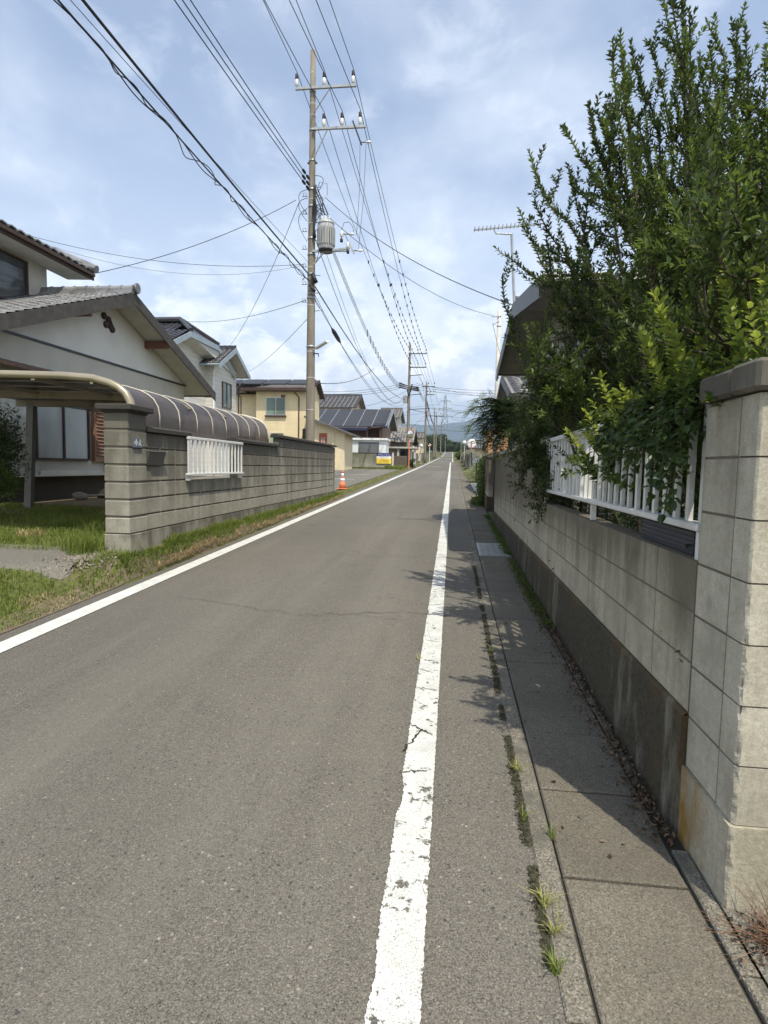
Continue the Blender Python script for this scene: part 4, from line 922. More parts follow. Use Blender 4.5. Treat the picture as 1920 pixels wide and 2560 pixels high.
def simple_house(label, x0, x1, y0, y1, zb, ze, rise, axis, wallm, tilem, trim, ov=.6, wins=(), group=None):
    h = thing('house', label, 'house', ((x0+x1)/2, (y0+y1)/2, zb), group)
    if axis == 'x':
        ym = (y0+y1)/2; hw = (y1-y0)/2; build('wall', MB().prism([(x1,y0,zb),(x1,y1,zb),(x1,y1,ze),(x1,ym,ze+rise*.93),(x1,y0,ze)], (x0-x1,0,0)), wallm, h)
        k = (hw+ov)/hw; gable_roof(h, (x1+ov, ym, ze+rise), (-1,0,0), x1-x0+2*ov, hw+ov, rise*k, tilem, trim, SOFFIT_G, .5, .45, .04, .03, 4, orn=False)
    else:
        xm = (x0+x1)/2; hw = (x1-x0)/2; build('wall', MB().prism([(x0,y0,zb),(x1,y0,zb),(x1,y0,ze),(xm,y0,ze+rise*.93),(x0,y0,ze)], (0,y1-y0,0)), wallm, h)
        k = (hw+ov)/hw; gable_roof(h, (xm, y0-ov, ze+rise), (0,1,0), y1-y0+2*ov, hw+ov, rise*k, tilem, trim, SOFFIT_G, .5, .45, .04, .03, 4, orn=False)
    for w_ in wins: window(h, *w_)
    return h
simple_house('small cream two-storey house behind the second utility pole', -7.6, -5.0, 96, 103, 2.4, 6.3, .9, 'x', CREAM2, TILE_BR, NAVY, .5, [('y',-6.3,-5.5,4.6,5.6,96,ALU,G_DARK,1),('y',-6.9,-6.3,3.0,4.0,96,ALU,G_DARK,1)])
simple_house('white gabled house peeking over the solar-roofed brown house', -9.5, -7.3, 76, 84, 2, 7.9, 1.4, 'x', SID_WHT, TILE_BR, BLUEGR, .4)
simple_house('cream gabled house partly hidden behind the concrete pole', -15.5, -11.6, 66, 74, 1.7, 8.3, 1.6, 'x', CREAM2, TILE_B, DKBRN, .6)
# right side houses
h6 = thing('house', 'dark-trimmed house with grey soffit rising behind the big tree', 'house', (2.5, 9, .4))
build('wall', MB().prism([(1.6,7.9,.4),(1.6,13.1,.4),(1.6,13.1,3.6),(1.6,10.5,4.1),(1.6,7.9,3.6)], (5,0,0)), flat('grey_mortar_wall', (.30,.28,.25), .85), h6)
gable_roof(h6, (.99, 10.5, 4.33), (1,0,0), 6.2, 3.3, .58, TILE_B, DKMET, SOFFIT_G, .3, .27, .02, .02, 4, board=.24, orn=False, ridge=.08, gutter=DKMET)
an = thing('tv_antenna', 'aluminium rooftop television aerial on a thin mast above the dark-trimmed roof', 'antenna', (1.12, 10.5, 4.5))
b0, b1 = atY(1286, 765, 10.3), atY(1279, 585, 10.3)
build('mast', MB().tube([b0, b1], .022, 8), STEELG, an)
p, q = atY(1184, 575, 10.3), atY(1354, 560, 10.3)
mb = MB().bar(p, q, .022, .022); 
for i in range(17): m0 = p.lerp(q, (i+.3)/17); mb.tube([m0+Vector((0,-.11,.012)), m0+Vector((0,.11,.012))], .006, 5)
build('boom', mb, STEELG, an)
mb = MB().tube([p.lerp(q,.30)+Vector((0,0,-.01)), p.lerp(q,.33)+Vector((0,0,-.09)), b1+Vector((-.06,0,.0)), b1], .012, 6); build('bracket', mb, STEELG, an)
simple_house('low dark-tiled house seen through the overhanging fern-leaved tree', 2.4, 8, 20, 26, .6, 4.1, .9, 'x', flat('brown_render', (.2,.17,.14), .9), TILE_B, DKMET, .6)
simple_house('dark-roofed house behind the round mirror with the red pole', 4.6, 9, 74, 82, 2.0, 4.1, 1.1, 'x', flat('orange_render', (.42,.22,.12), .85), TILE_O, DKBRN, .5, [('y',5.2,6.4,2.8,3.7,74,ALU,G_DARK,1)])
simple_house('low brown-roofed house farthest along the right walls', 3.2, 8, 104, 112, 2.8, 5.1, 1.2, 'x', flat('tan_render', (.35,.29,.2), .85), TILE_B, DKBRN, .5)
simple_house('orange-walled upper floor rising over the dark roofs on the right', 3.6, 6.6, 60, 66, 1.6, 5.4, .8, 'y', flat('terracotta_render', (.50,.28,.14), .85), TILE_O, DKBRN, .4, [('y',4.2,4.9,4.0,4.8,60,ALU,G_DARK,1)])

# right walls farther on: gate posts and wall panels along the sidewalk
def seg_wall(label, x, y0, y1, hgt, m, posts=()):
    t_ = thing('boundary_wall', label, 'wall', (x, (y0+y1)/2, g(y0)), 'boundary walls farther along the sidewalk')
    mb = MB().prism([(x,y0,g(y0)-.1),(x,y1,g(y1)-.1),(x,y1,g(y0)+hgt),(x,y0,g(y0)+hgt)], (.15,0,0)); build('panel', mb, m, t_)
    for y in posts: build('post', MB().bbox(x-.05,x+.30,y,y+.35,g(y)-.1,g(y)+hgt+.25,.02), m, t_)
for a in ((1.45,36.5,43,1.25,'low tan wall with two square posts just past the mailbox shrub'),(1.50,48,57,1.5,'pale wall with posts behind the red-poled mirror'),(1.45,60,72,1.4,'longer grey wall beyond the red-poled mirror'),(1.55,78,96,1.3,'farthest pale wall before the road bends')):
    seg_wall(a[4], a[0], a[1], a[2], a[3], BLK_B, (a[1], (a[1]+a[2])/2, a[2]-.35))
for i, (x, y0, y1, l_) in enumerate(((-4.9,74,84,'low grey wall between the second and third poles'),(-4.6,88,108,'dark low wall behind the third pole'),(-4.5,112,150,'long pale wall along the far left verge'))):
    t_ = thing('boundary_wall', l_, 'wall', (x,y0,g(y0)), 'boundary walls on the far left'); mb = MB().prism([(x,y0,g(y0)-.1),(x,y1,g(y1)-.1),(x,y1,g(y1)+1.2),(x,y0,g(y0)+1.2)], (-.2,0,0)); build('panel', mb, BLK_B, t_)
    build('coping', MB().prism([(x+.03,y0-.05,g(y0)+1.203),(x+.03,y1,g(y1)+1.203),(x+.03,y1,g(y1)+1.27),(x+.03,y0-.05,g(y0)+1.27)], (-.26,0,0)), COPE, t_)

# mailbox on a post
mbx = thing('mailbox', 'silver box mailbox on a thin black post in front of the variegated shrub', 'mailbox', (1.19, 28.9, g(28.9)))
build('post', MB().tube([(1.19,28.9,g(28.9)),(1.19,28.9,1.72)], .035, 8), DKMET, mbx)
z0_ = 1.72; mb = MB().prism([(1.19+.19*math.cos(a)*(1.0), 28.65, z0_+.14+ (.14*math.sin(a))) for a in [i*math.pi/8 for i in range(9)]]+[(1.00,28.65,z0_),(1.38,28.65,z0_)], (0,.5,0)); build('box', mb, SILVER, mbx)

# cone
def cone():
    x, y = -4.15, 21.9; z = g(y)+.03
    c_ = thing('traffic_cone', 'orange and white traffic cone at the parking lot corner past the left wall', 'traffic cone', (x, y, z))
    build('base', MB().bbox(x-.19,x+.19,y-.19,y+.19,z,z+.035,.02), ORANGE, c_)
    rz_ = lambda h: .135-(.135-.03)*h/.66
    def band(a, b, m, nm): build(nm, MB().lathe((x,y,z+.035), [(rz_(a),a),(rz_(b),b)], 24), m, c_, True)
    band(0,.26,ORANGE,'body'); band(.26,.38,WHITEP,'white_band'); band(.38,.45,ORANGE,'body'); band(.45,.57,WHITEP,'white_band'); band(.57,.68,ORANGE,'tip')
cone()

# convex mirrors
def mirror(label, x, y, zc, r, polem, back, tilt):
    m_ = thing('convex_mirror', label, 'convex mirror', (x, y, g(y)))
    build('pole', MB().tube([(x,y,g(y)-.05),(x,y,zc+r*.3)], .045, 10), polem, m_)
    ax = Vector((math.sin(tilt), -math.cos(tilt), -.08)).normalized()
    prof_ = [(r*math.sin(a), -(.35*r)*(1-math.cos(a))) for a in [0.02, .3, .6, .9, 1.2, 1.45]]
    c_ = Vector((x,y,zc))+ax*.10
    build('rim', MB().lathe(c_-ax*.05, [(r*.3,-.04),(r*.9,-.03),(r*1.03,.0),(r*1.03,.05),(r*1.0,.055)], 28, ax), back, m_, True)
    mb = MB().lathe(c_, [(r*math.cos(a), .06*math.sin(a)+.02) for a in [0,.25,.5,.8,1.1,1.4,1.55]], 28, ax); build('mirror_face', mb, MIRROR, m_, True)
    sidev = ax.cross(Vector((0,0,1))).normalized(); upv = sidev.cross(ax)
    hm = MB(); pr_ = []
    for k in range(13):
        a = math.pi*(.08+.84*k/12); d_ = sidev*math.cos(a)+upv*math.sin(a); pr_ += [c_+d_*r*1.07, c_+d_*r*1.08+ax*.08]
    hm.add(pr_, [(2*k,2*k+2,2*k+3,2*k+1) for k in range(12)]); build('hood', hm, polem, m_)
mirror('convex mirror on an orange pole at the left verge past the lot wall', -3.63, 49.0, 4.18, .36, ORANGE, STEELG, .95)
mirror('convex mirror seen from its pale back on a thin red pole on the right', 1.55, 49.0, 3.5, .37, REDP, WHITEP, 2.9)
for x, y, zt, l_ in ((-3.75, 70, 4.0, 'small white ball lamp on a pillar near the second pole'),(1.25, 62, 4.1, 'round white lamp globe over the right boundary walls')):
    t_ = thing('gate_lamp', l_, 'lamp', (x,y,g(y))); build('post', MB().tube([(x,y,g(y)),(x,y,zt-.2)], .05, 8), LCONC, t_); build('globe', MB().lathe((x,y,zt-.22), [(.05,0),(.17,.08),(.22,.22),(.17,.36),(.05,.43)], 14), WHITEP, t_, True)
rs = thing('road_sign', 'tilted red and white road sign seen beyond the second pole', 'road sign', (-3.7, 85, g(85)))
build('post', MB().tube([(-3.3,85,g(85)),(-3.3,85,4.9)], .04, 8), WHITEP, rs); build('plate', MB().lathe((-3.3,84.95,4.6), [(.02,0),(.2,0),(.2,.02),(.02,.02)], 20, (0,-1,.0)), REDP, rs); build('bar', MB().bar((-3.5,84.9,4.52),(-3.1,84.9,4.72),.03,.12), WHITEP, rs)

for o_, dy in ((gp,-.335),(np_,-.335),(ml,-.34),(h1,-.62),(u1,-.85),(h2,-.9),(cp,-.45)): o_.location.y += dy
# ------------------------------------------------------------------ utility poles
def insulator(root, p, up_=(0,0,1), s=1.0, cap=True):
    p = Vector(p); z = Vector(up_)
    i_ = build('insulator', MB().lathe(p, [(.035*s,0),(.035*s,.05*s),(.075*s,.07*s),(.05*s,.11*s),(.085*s,.15*s),(.05*s,.2*s),(.06*s,.26*s),(.03*s,.30*s)], 12, z), CERAM, root, True)
    if cap: build('cap', MB().lathe(p+z*.27*s, [(.05*s,0),(.06*s,.03*s),(.055*s,.18*s),(.02*s,.22*s)], 10, z), BLACKRUB, i_, True)
    return i_
def band(root, x, y, z, r, h=.06, m=STEELG, nm='band'): return build(nm, MB().lathe((x,y,z), [(r,0),(r,h)], 20), m, root, True)
P1Y = 20.0; P1X = atY(776, 1000, P1Y).x
zt1 = atY(777, 128, P1Y).z; zb1 = g(P1Y)
ZP = lambda py, px=776: atY(px, py, P1Y).z
r1 = lambda z: .085+(.172-.085)*(zt1-z)/(zt1-zb1)
def pole_body(root, x, y, zb, zt, rb, rt):
    build('shaft', MB().lathe((x,y,0), [(rb+(rt-rb)*k/10, zb-.3+(zt-zb+.3)*k/10) for k in range(11)], 24), POLEC, root, True)
p1 = thing('utility_pole', 'tall near concrete utility pole with two crossarms and a grey transformer', 'utility pole', (P1X, P1Y, zb1))
pole_body(p1, P1X, P1Y, zb1, zt1, .172, .085)
def arm(root, y, za, xl, xr, zl=None, hh=.045):
    build('crossarm', MB().bar((xl, y-.16, za), (xr, y-.16, zl if zl else za), .075, .075), STEELG, root)
zu, zl_ = ZP(228), ZP(330)
xu0, xu1 = atY(742, 237, P1Y).x, atY(893, 218, P1Y).x; xl0, xl1 = P1X+.05, atY(916, 335, P1Y).x
arm(p1, P1Y, zu, xu0, xu1); arm(p1, P1Y, zl_, xl0, xl1)
build('brace', MB().bar((P1X+.1,P1Y-.12,ZP(285)), (P1X+.62,P1Y-.16,zu-.03), .04, .02), STEELG, p1)
build('brace', MB().bar((P1X+.1,P1Y-.12,ZP(398)), (P1X+.55,P1Y-.16,zl_-.03), .04, .02), STEELG, p1)
UP = [Vector((atY(px, 210, P1Y).x, P1Y-.16, zu+.04)) for px in (745, 813, 885)]
LOW = [Vector((atY(px, 330, P1Y).x, P1Y-.16, zl_+.04)) for px in (812, 857, 902)]
for p in UP+LOW: insulator(p1, p, s=.9)
for p in UP: pass
for py, rr_ in ((232,.13),(330,.135),(405,.14),(478,.15),(520,.155),(600,.155),(640,.16),(690,.165),(748,.17),(870,.17)):
    band(p1, P1X, P1Y, ZP(py), r1(ZP(py))+.014, .07 if py != 405 else .05)
for py in (185, 262, 290, 500, 560, 670, 735, 765, 880, 945, 1025): band(p1, P1X, P1Y, ZP(py), r1(ZP(py))+.003, .012, CERAM, 'wire_tie')
for k, py in enumerate(range(470, 800, 22)):
    z = ZP(py); s = -1 if k % 2 else 1
    mb = MB().tube([(P1X+s*.14,P1Y-.03,z),(P1X+s*.33,P1Y-.05,z)], .010, 6); 
    if s < 0: mb.tube([(P1X-.26,P1Y-.05,z+.0),(P1X-.30,P1Y-.05,z+.10),(P1X-.20,P1Y-.05,z+.11),(P1X-.18,P1Y-.05,z+.0)], .009, 6)
    build('step_bolt', mb, DKMET, p1)
build('arm_stub', MB().bar((P1X-.16,P1Y,ZP(408)),(P1X+.17,P1Y,ZP(408)),.05,.05), DKMET, p1)
# vertical insulated risers
rr = random.Random(2)
for k in range(4):
    pts = []
    for i in range(12):
        z = ZP(470)+(ZP(600)-ZP(470))*i/11; pts.append((P1X+.10+.035*k*.7+.03*math.sin(i*.9+k), P1Y-.15-.02*k+.02*math.sin(i*1.3), z))
    build('riser_cable', MB().tube(pts, .028, 7), WIRE_M, p1, True)
for k in range(7):
    a = ZP(440+rr.random()*90); pts = []
    L_ = .5+rr.random()*.5; sx_ = -1 if k % 3 == 0 else 1
    for i in range(10): t_ = i/9; pts.append((P1X+sx_*(.12+.30*math.sin(math.pi*t_)), P1Y-.15, a-L_*t_+.12*math.sin(math.pi*t_*1.3)))
    build('jumper_wire', MB().tube(pts, .010, 6), WIRE_M, p1, True)
mb = MB().tube([(P1X+.10,P1Y-.14,ZP(500)),(P1X+.3,P1Y-.15,ZP(462)),(P1X+.55,P1Y-.15,ZP(466)),(P1X+.56,P1Y-.15,ZP(495))], .009, 6); build('jumper_wire', mb, WIRE_M, p1)
mb = MB().tube([(P1X+.15,P1Y-.1,ZP(545)),(P1X+.45,P1Y-.15,ZP(590)),(P1X+.2,P1Y-.15,ZP(660)),(P1X+.15,P1Y-.15,ZP(640))], .009, 6); build('jumper_wire', mb, WIRE_M, p1)
mb = MB()
for i in range(24):
    z = ZP(735)-.02*i; a = i*.9; 
pts = [(P1X+.17+.16*(1-math.cos(t_*2*math.pi)), P1Y-.15, ZP(750)-.45*math.sin(t_*math.pi)) for t_ in [i/12 for i in range(13)]]; build('jumper_wire', MB().tube(pts, .008, 6), WIRE_M, p1)
# transformer
tcx = atY(817, 590, P1Y).x; tz0, tz1 = atY(817, 629, P1Y).z, atY(817, 553, P1Y).z; tr_ = .265
tf = build('transformer', MB().lathe((tcx,P1Y-.1,tz0), [(tr_*.92,0),(tr_,.04),(tr_*1.0,(tz1-tz0)*.86),(tr_*.96,(tz1-tz0)*.93),(tr_*.5,(tz1-tz0)),(.03,(tz1-tz0)*1.02)], 28), flat('transformer_grey', (.42,.43,.42), .5, .1), p1, True)
fm = MB()
for i in range(22):
    a = math.pi*2*i/22; d_ = Vector((math.cos(a), math.sin(a), 0)); c_ = Vector((tcx, P1Y-.1, (tz0+tz1)/2-.05)); fm.bar(c_+d_*(tr_+.03)-Vector((0,0,.30)), c_+d_*(tr_+.03)+Vector((0,0,.26)), .055, .022, d_)
build('cooling_fin', fm, flat('fin_grey', (.30,.31,.30), .5), tf); build('base_ring', MB().lathe((tcx,P1Y-.1,tz0-.05), [(tr_*.86,0),(tr_*.97,.05),(tr_*.97,.07)], 28), DKMET, tf, True)
build('lid_band', MB().lathe((tcx,P1Y-.1,tz0+(tz1-tz0)*.84), [(tr_*1.04,0),(tr_*1.04,.035)], 28), STEELG, tf, True)
for dx in (-.12, 0, .12): insulator(tf, (tcx+dx, P1Y-.22, tz1-.05), s=.45, cap=False)
build('hanger', MB().bar((P1X+.05,P1Y-.12,tz0-.02),(tcx+.75,P1Y-.12,tz0-.02),.07,.07).bar((P1X+.12,P1Y-.12,tz0-.45),(tcx-.05,P1Y-.12,tz0-.04),.05,.03), STEELG, p1)
# secondary switch bracket
bx_ = atY(876, 620, P1Y).x; bz_ = atY(876, 620, P1Y).z
build('switch_bracket', MB().bar((tcx+.2,P1Y-.14,tz0-.02),(bx_,P1Y-.14,tz0+.05),.06,.06).bar((atY(865,592,P1Y).x,P1Y-.16,atY(865,592,P1Y).z),(atY(887,638,P1Y).x,P1Y-.16,atY(887,638,P1Y).z),.05,.05), STEELG, p1)
for px, py in ((856,598),(872,626)): q = atY(px,py,P1Y); insulator(p1, (q.x,P1Y-.16,q.z-.02), s=.8, cap=False); build('cutout', MB().lathe((q.x,P1Y-.16,q.z-.16), [(.04,0),(.05,.03),(.05,.10),(.03,.12)], 10), BLACKRUB, p1, True)
for px, py in ((876,590),(897,631),(918,362)): q = atY(px,py,P1Y); insulator(p1, (q.x-.02,P1Y-.16,q.z), (1,0,0), s=.6, cap=False); build('stub', MB().bar((q.x-.22,P1Y-.16,q.z),(q.x,P1Y-.16,q.z),.025,.025), DKMET, p1)
q0, q1 = atY(884, 310, P1Y), atY(906, 370, P1Y); build('drop_bracket', MB().bar((q0.x,P1Y-.18,q0.z),(q1.x,P1Y-.18,q1.z),.04,.05), DKMET, p1)
for (a, b) in (((902,362),(893,592)),((917,365),(898,628))):
    qa, qb = atY(*a, P1Y), atY(*b, P1Y); build('drop_wire', MB().tube([(qa.x,P1Y-.16,qa.z),((qa.x+qb.x)/2+.05,P1Y-.16,(qa.z+qb.z)/2),(qb.x,P1Y-.16,qb.z)], .007, 5), WIRE_M, p1)
q = [atY(px, py, P1Y) for px, py in ((856,580),(862,562),(875,560),(884,572),(886,585))]; build('jumper_wire', MB().tube([(v.x,P1Y-.16,v.z) for v in q], .009, 6), WIRE_M, p1)
build('closure', MB().tube([(P1X+.08,P1Y-.22,ZP(690)),(P1X+.22,P1Y-.24,ZP(712))], [.07,.075], 12).tube([(P1X+.0,P1Y-.22,ZP(718)),(P1X+.18,P1Y-.24,ZP(734))], [.05,.055], 12), BLACKRUB, p1, True)
lamp = thing('street_lamp', 'slim fluorescent street lamp angled up from the near utility pole', 'street lamp', (P1X+.17, P1Y, ZP(871)))
a, b = atY(792, 870, P1Y-.1), atY(819, 853, P1Y-.9)
build('arm', MB().bar((P1X+.12,P1Y-.12,ZP(876)), a, .03, .03), STEELG, lamp); build('housing', MB().bar(a, b, .13, .05), WHITEP, lamp); build('tube', MB().tube([a+Vector((0,0,-.04)), b+Vector((0,0,-.04))], .02, 8), CERAM, lamp)
build('sensor', MB().tube([(P1X+.12,P1Y-.1,ZP(885)),(P1X+.3,P1Y-.12,ZP(886)),(P1X+.3,P1Y-.12,ZP(893))], .02, 8), DKMET, lamp)
lw_ = thing('utility_pole', 'slim pale concrete pole rising behind the dark-trimmed house on the right', 'utility pole', (atY(1241,1000,29).x, 29, g(29)))
PRX = atY(1241, 1000, 29).x; PRZ = atY(1246, 777, 29).z
build('shaft', MB().lathe((PRX,29,0), [(.115,g(29)-.2),(.085,PRZ)], 18), flat('pale_pole_concrete', (.50,.48,.44), .85), lw_, True)
for dz in (.3, .75, 3.2): band(lw_, PRX, 29, PRZ-dz, .10, .05)
build('bracket', MB().bar((PRX-.35,28.9,PRZ-.3),(PRX,28.9,PRZ-.3),.04,.04).bar((PRX-.3,28.9,PRZ-.7),(PRX,28.9,PRZ-.5),.03,.03), STEELG, lw_)

def far_pole(label, px, Y, topy, rb, arms=(), box=False, lowarm=None, shaft=POLEC):
    x = atY(px, 1100, Y).x; zt = atY(px, topy, Y).z; zb = g(Y)
    p = thing('utility_pole', label, 'utility pole', (x, Y, zb), 'utility poles receding along the left verge')
    pole_body(p, x, Y, zb, zt, rb, rb*.55); at = []
    for (py, xl, xr, n) in arms:
        z = atY(px, py, Y).z; build('crossarm', MB().bar((x+xl,Y-.14,z),(x+xr,Y-.14,z),.09,.09), DKMET, p)
        for i in range(n):
            xx = x+xl+.08+(xr-xl-.16)*i/max(1, n-1)
            insulator(p, (xx,Y-.14,z+.04), s=1.0, cap=True); at.append(Vector((xx,Y-.14,z+.3)))
    return p, x, zt, at
pp2, X2, Z2, AT2 = far_pole('second utility pole, just past the lot wall, with three crossarms and a box', 1020, 64.0, 857, .20, [(885,-.1,1.85,3),(919,.05,1.8,3)])
z = lambda py: atY(1020, py, 64).z
for py, l_ in ((940,1.4),(988,1.4),(1024,2.3)): build('bracket_arm', MB().bar((X2+.05,63.86,z(py)),(X2+l_,63.86,z(py)+.12),.07,.07), DKMET, pp2)
build('meter_box', MB().bbox(X2-.62,X2-.15,63.6,64,z(1008),z(990),.03), STEELG, pp2)
for i in range(3): build('dead_end', MB().tube([(X2-.1,63.8,z(966+4*i)),(X2-1.0,63.2,z(960+5*i))], [.05,.09], 8).tube([(X2+.1,63.8,z(966+4*i)),(X2+1.0,64.3,z(968+4*i))], [.05,.09], 8), BLACKRUB, pp2)
build('jumper_bundle', MB().tube([(X2-.15,63.7,z(975)),(X2-.05,63.6,z(990)),(X2+.2,63.6,z(980)),(X2+.35,63.6,z(962))], .07, 8), WIRE_M, pp2)
pp3, X3, Z3, AT3 = far_pole('third utility pole standing beside the far low wall', 1063, 79.5, 955, .17, [(967,-.6,1.15,3),(987,.1,1.1,3)])
build('bracket_arm', MB().bar((X3,79.4,atY(1063,1038,79).z),(X3+2.2,79.4,atY(1063,1040,79).z),.07,.07), DKMET, pp3); build('meter_box', MB().bbox(X3+.15,X3+.55,79.2,79.5,atY(1063,1040,79).z,atY(1063,1026,79).z,.02), STEELG, pp3)
pp4, X4, Z4, AT4 = far_pole('fourth pole of the row, thin and partly against the far trees', 1085, 119, 1018, .17, [(1040,-1.2,1.4,3)])
pp5, X5, Z5, AT5 = far_pole('slender pole just beyond the fourth one in the row', 1090, 132, 1030, .16, [(1041,-.4,1.8,2)])
pp6, X6, Z6, AT6 = far_pole('farthest tall pole where the left verge bends', 1102, 200, 1052, .20, [(1066,-1.2,1.2,3),(1086,-1.8,2.0,2)])
pp7, X7, Z7, AT7 = far_pole('tiny pole at the crest of the road by the trees', 1113.5, 262, 1092, .18, [(1100,-1.2,1.2,2)])
far_pole('thin pale pole on the right beyond the boundary walls', 1153, 100, 1086, .09)

# ------------------------------------------------------------------ wires
def span(mb, a, b, sag, r, n=16, k=6, bead=None, bs=.05):
    a, b = Vector(a), Vector(b); pts = [a.lerp(b, i/n)-Vector((0,0,4*sag*(i/n)*(1-i/n))) for i in range(n+1)]
    mb.tube(pts, r, k, cap=False)
    if bead:
        L = (b-a).length; m_ = int(L/bead); rr = random.Random(int(L*100))
        for i in range(int(m_*.35), m_):
            t_ = (i+.3*rr.random())/m_; p = a.lerp(b, t_)-Vector((0,0,4*sag*t_*(1-t_))); mb.obox(p+Vector((0,0,.03)), (bs*.7,0,0), (0,bs*.9,0), (0,0,bs*1.6))
    return pts
def back_end(P, ex, zb, sag, Yb=-20.0):
    """end of the span behind the camera such that the wire leaves the frame through its recorded crossing"""
    d = ray(ex, 0); L = P.y-Yb; lo, hi = 1.0, P.y-.2
    f = lambda Y: (P.z+(zb-P.z)*(P.y-Y)/L-4*sag*((P.y-Y)/L)*(1-(P.y-Y)/L))-(CAMZ+d.z/d.y*Y)
    for _ in range(60):
        m_ = (lo+hi)/2
        if f(m_) > 0: lo = m_
        else: hi = m_
    Y = (lo+hi)/2; x = d.x/d.y*Y; t_ = (P.y-Y)/L
    return Vector((P.x+(x-P.x)/t_, Yb, zb))
def wire(label, spans, r, group=None, cat='power line', beads=True, name='overhead_wire'):
    mb = MB()
    for i, (a, b, s) in enumerate(spans): span(mb, a, b, s, r if i < 2 else r*1.3, 20 if i < 2 else 8, 6 if i < 2 else 4, 1.9 if (beads and i == 1) else None)
    return single(name, mb, WIRE_M, label, cat, group)
GH = 'high-voltage wires along the pole row'
names = ['leftmost wire on the upper crossarm of the near pole', 'middle wire on the upper crossarm of the near pole', 'wire from the right tip of the upper crossarm of the near pole',
         'wire on the innermost insulator of the lower crossarm of the near pole', 'wire on the middle insulator of the lower crossarm of the near pole', 'wire on the outermost insulator of the lower crossarm of the near pole']
off2 = AT2; off3 = AT3
for i, (P, ex) in enumerate(zip(UP+LOW, (658, 740, 824, 661, 723, 790))):
    A = P+Vector((0,0,.50)); B = back_end(A, ex, A.z-1.1, .55)
    sp = [(A, B, .55), (A, AT2[i]+Vector((0,0,.2)), .9), (AT2[i]+Vector((0,0,.2)), AT3[i]+Vector((0,0,.2)), .15)]
    if i < 3: sp += [(AT3[i], AT4[i], .5), (AT4[i], AT6[i], .8), (AT6[i], AT7[i%2], .8)]
    wire('thin black '+names[i], sp, .0115, GH)
GL = 'low-voltage cables with dead-end clamps'
for i, (ex, py) in enumerate(((436, 484), (456, 472), (476, 458))):
    A = Vector((P1X-.02, P1Y-.2, ZP(py))); B = back_end(A, ex, A.z-.9, .5)
    mb = MB(); pts = span(mb, A, B, .5, .0125, 30)
    d_ = (pts[1]-pts[0]).normalized()
    for s0, L_ in ((.10,.30),(.55,.30)): mb.tube([A+d_*s0, A+d_*(s0+.05), A+d_*(s0+L_-.05), A+d_*(s0+L_)], [.015,.045,.045,.015], 8)
    E = Vector((X2-1.0, 63.2, atY(1010, 961+5*i, 63.2).z)); A2 = Vector((P1X+.12, P1Y-.1, ZP(505+8*i)))
    span(mb, A2, E, 1.0, .0115, 24, 6, 1.6, .034)
    F2 = Vector((X2+1.0, 64.3, atY(1030, 968+4*i, 64).z)); span(mb, F2, (X3+.1, 79.3, atY(1063, 1000+4*i, 79.4).z), .3, .02, 8, 5); span(mb, (X3+.1,79.6,atY(1063,1000+4*i,79.4).z), (X4, 119, atY(1085,1062+2*i,119).z), .5, .03, 8, 4)
    single('overhead_wire', mb, WIRE_M, ('lowest','middle','highest')[i]+' of three clamped low-voltage cables left of the near pole', 'power line', GL)
for i in range(3):   # transformer leads between cable clamps and transformer
    mb = MB().tube([(P1X+.12+.06*i,P1Y-.2,ZP(488-4*i)), (P1X+.32+.07*i,P1Y-.18,ZP(520)), (tcx-.14+.11*i,P1Y-.2,tz1+.12)], .02, 7); build('transformer_lead', mb, WIRE_M, p1, True)
# communication cables
A = Vector((P1X-.05, P1Y-.22, ZP(690))); B = back_end(A, 207, A.z-.75, .45)
mb = MB(); span(mb, A, B, .45, .021, 40, 8); C2 = Vector((X2-.4, 63.8, atY(1006,998,63.8).z)); span(mb, (P1X+.1,P1Y-.2,ZP(712)), C2, .9, .021, 30, 8); single('communication_cable', mb, WIRE_M, 'thick black communication cable running from the near pole to the top left of the sky', 'cable')
A = Vector((P1X-.05, P1Y-.22, ZP(706))); B = back_end(A, 145, A.z-.75, .45)
mb = MB(); pts = span(mb, A, B, .45, .014, 40, 6)
L = (B-A).length
def on(t_): return A.lerp(B, t_)-Vector((0,0,4*.45*t_*(1-t_)))
loop = []
for i in range(900):
    t_ = i/900; s_ = t_*L; ph = s_*5.2+1.3*math.sin(s_*1.7); am = .05+.035*math.sin(s_*.9)+.02*math.sin(s_*2.3)
    loop.append(on(t_)+Vector((am*math.cos(ph), 0, am*math.sin(ph)-am*.7)))
mb.tube(loop, .009, 5, cap=False)
loop = []
for i in range(500):
    t_ = i/500; s_ = t_*L; ph = s_*2.6+.8; am = .05; loop.append(on(t_)+Vector((am*math.cos(ph)*.6, 0, am*math.sin(ph)-am)))
mb.tube(loop, .010, 5, cap=False)
single('communication_cable', mb, WIRE_M, 'messenger wire wrapped in looping spiral drop cables left of the near pole', 'cable')
A = Vector((P1X-.02, P1Y-.22, ZP(664))); B = back_end(A, 176, A.z-.75, .45)
mb = MB(); span(mb, A, B, .45, .006, 30, 5); single('communication_cable', mb, WIRE_M, 'very thin wire running between the thick cable and the spiral-wrapped one', 'cable')
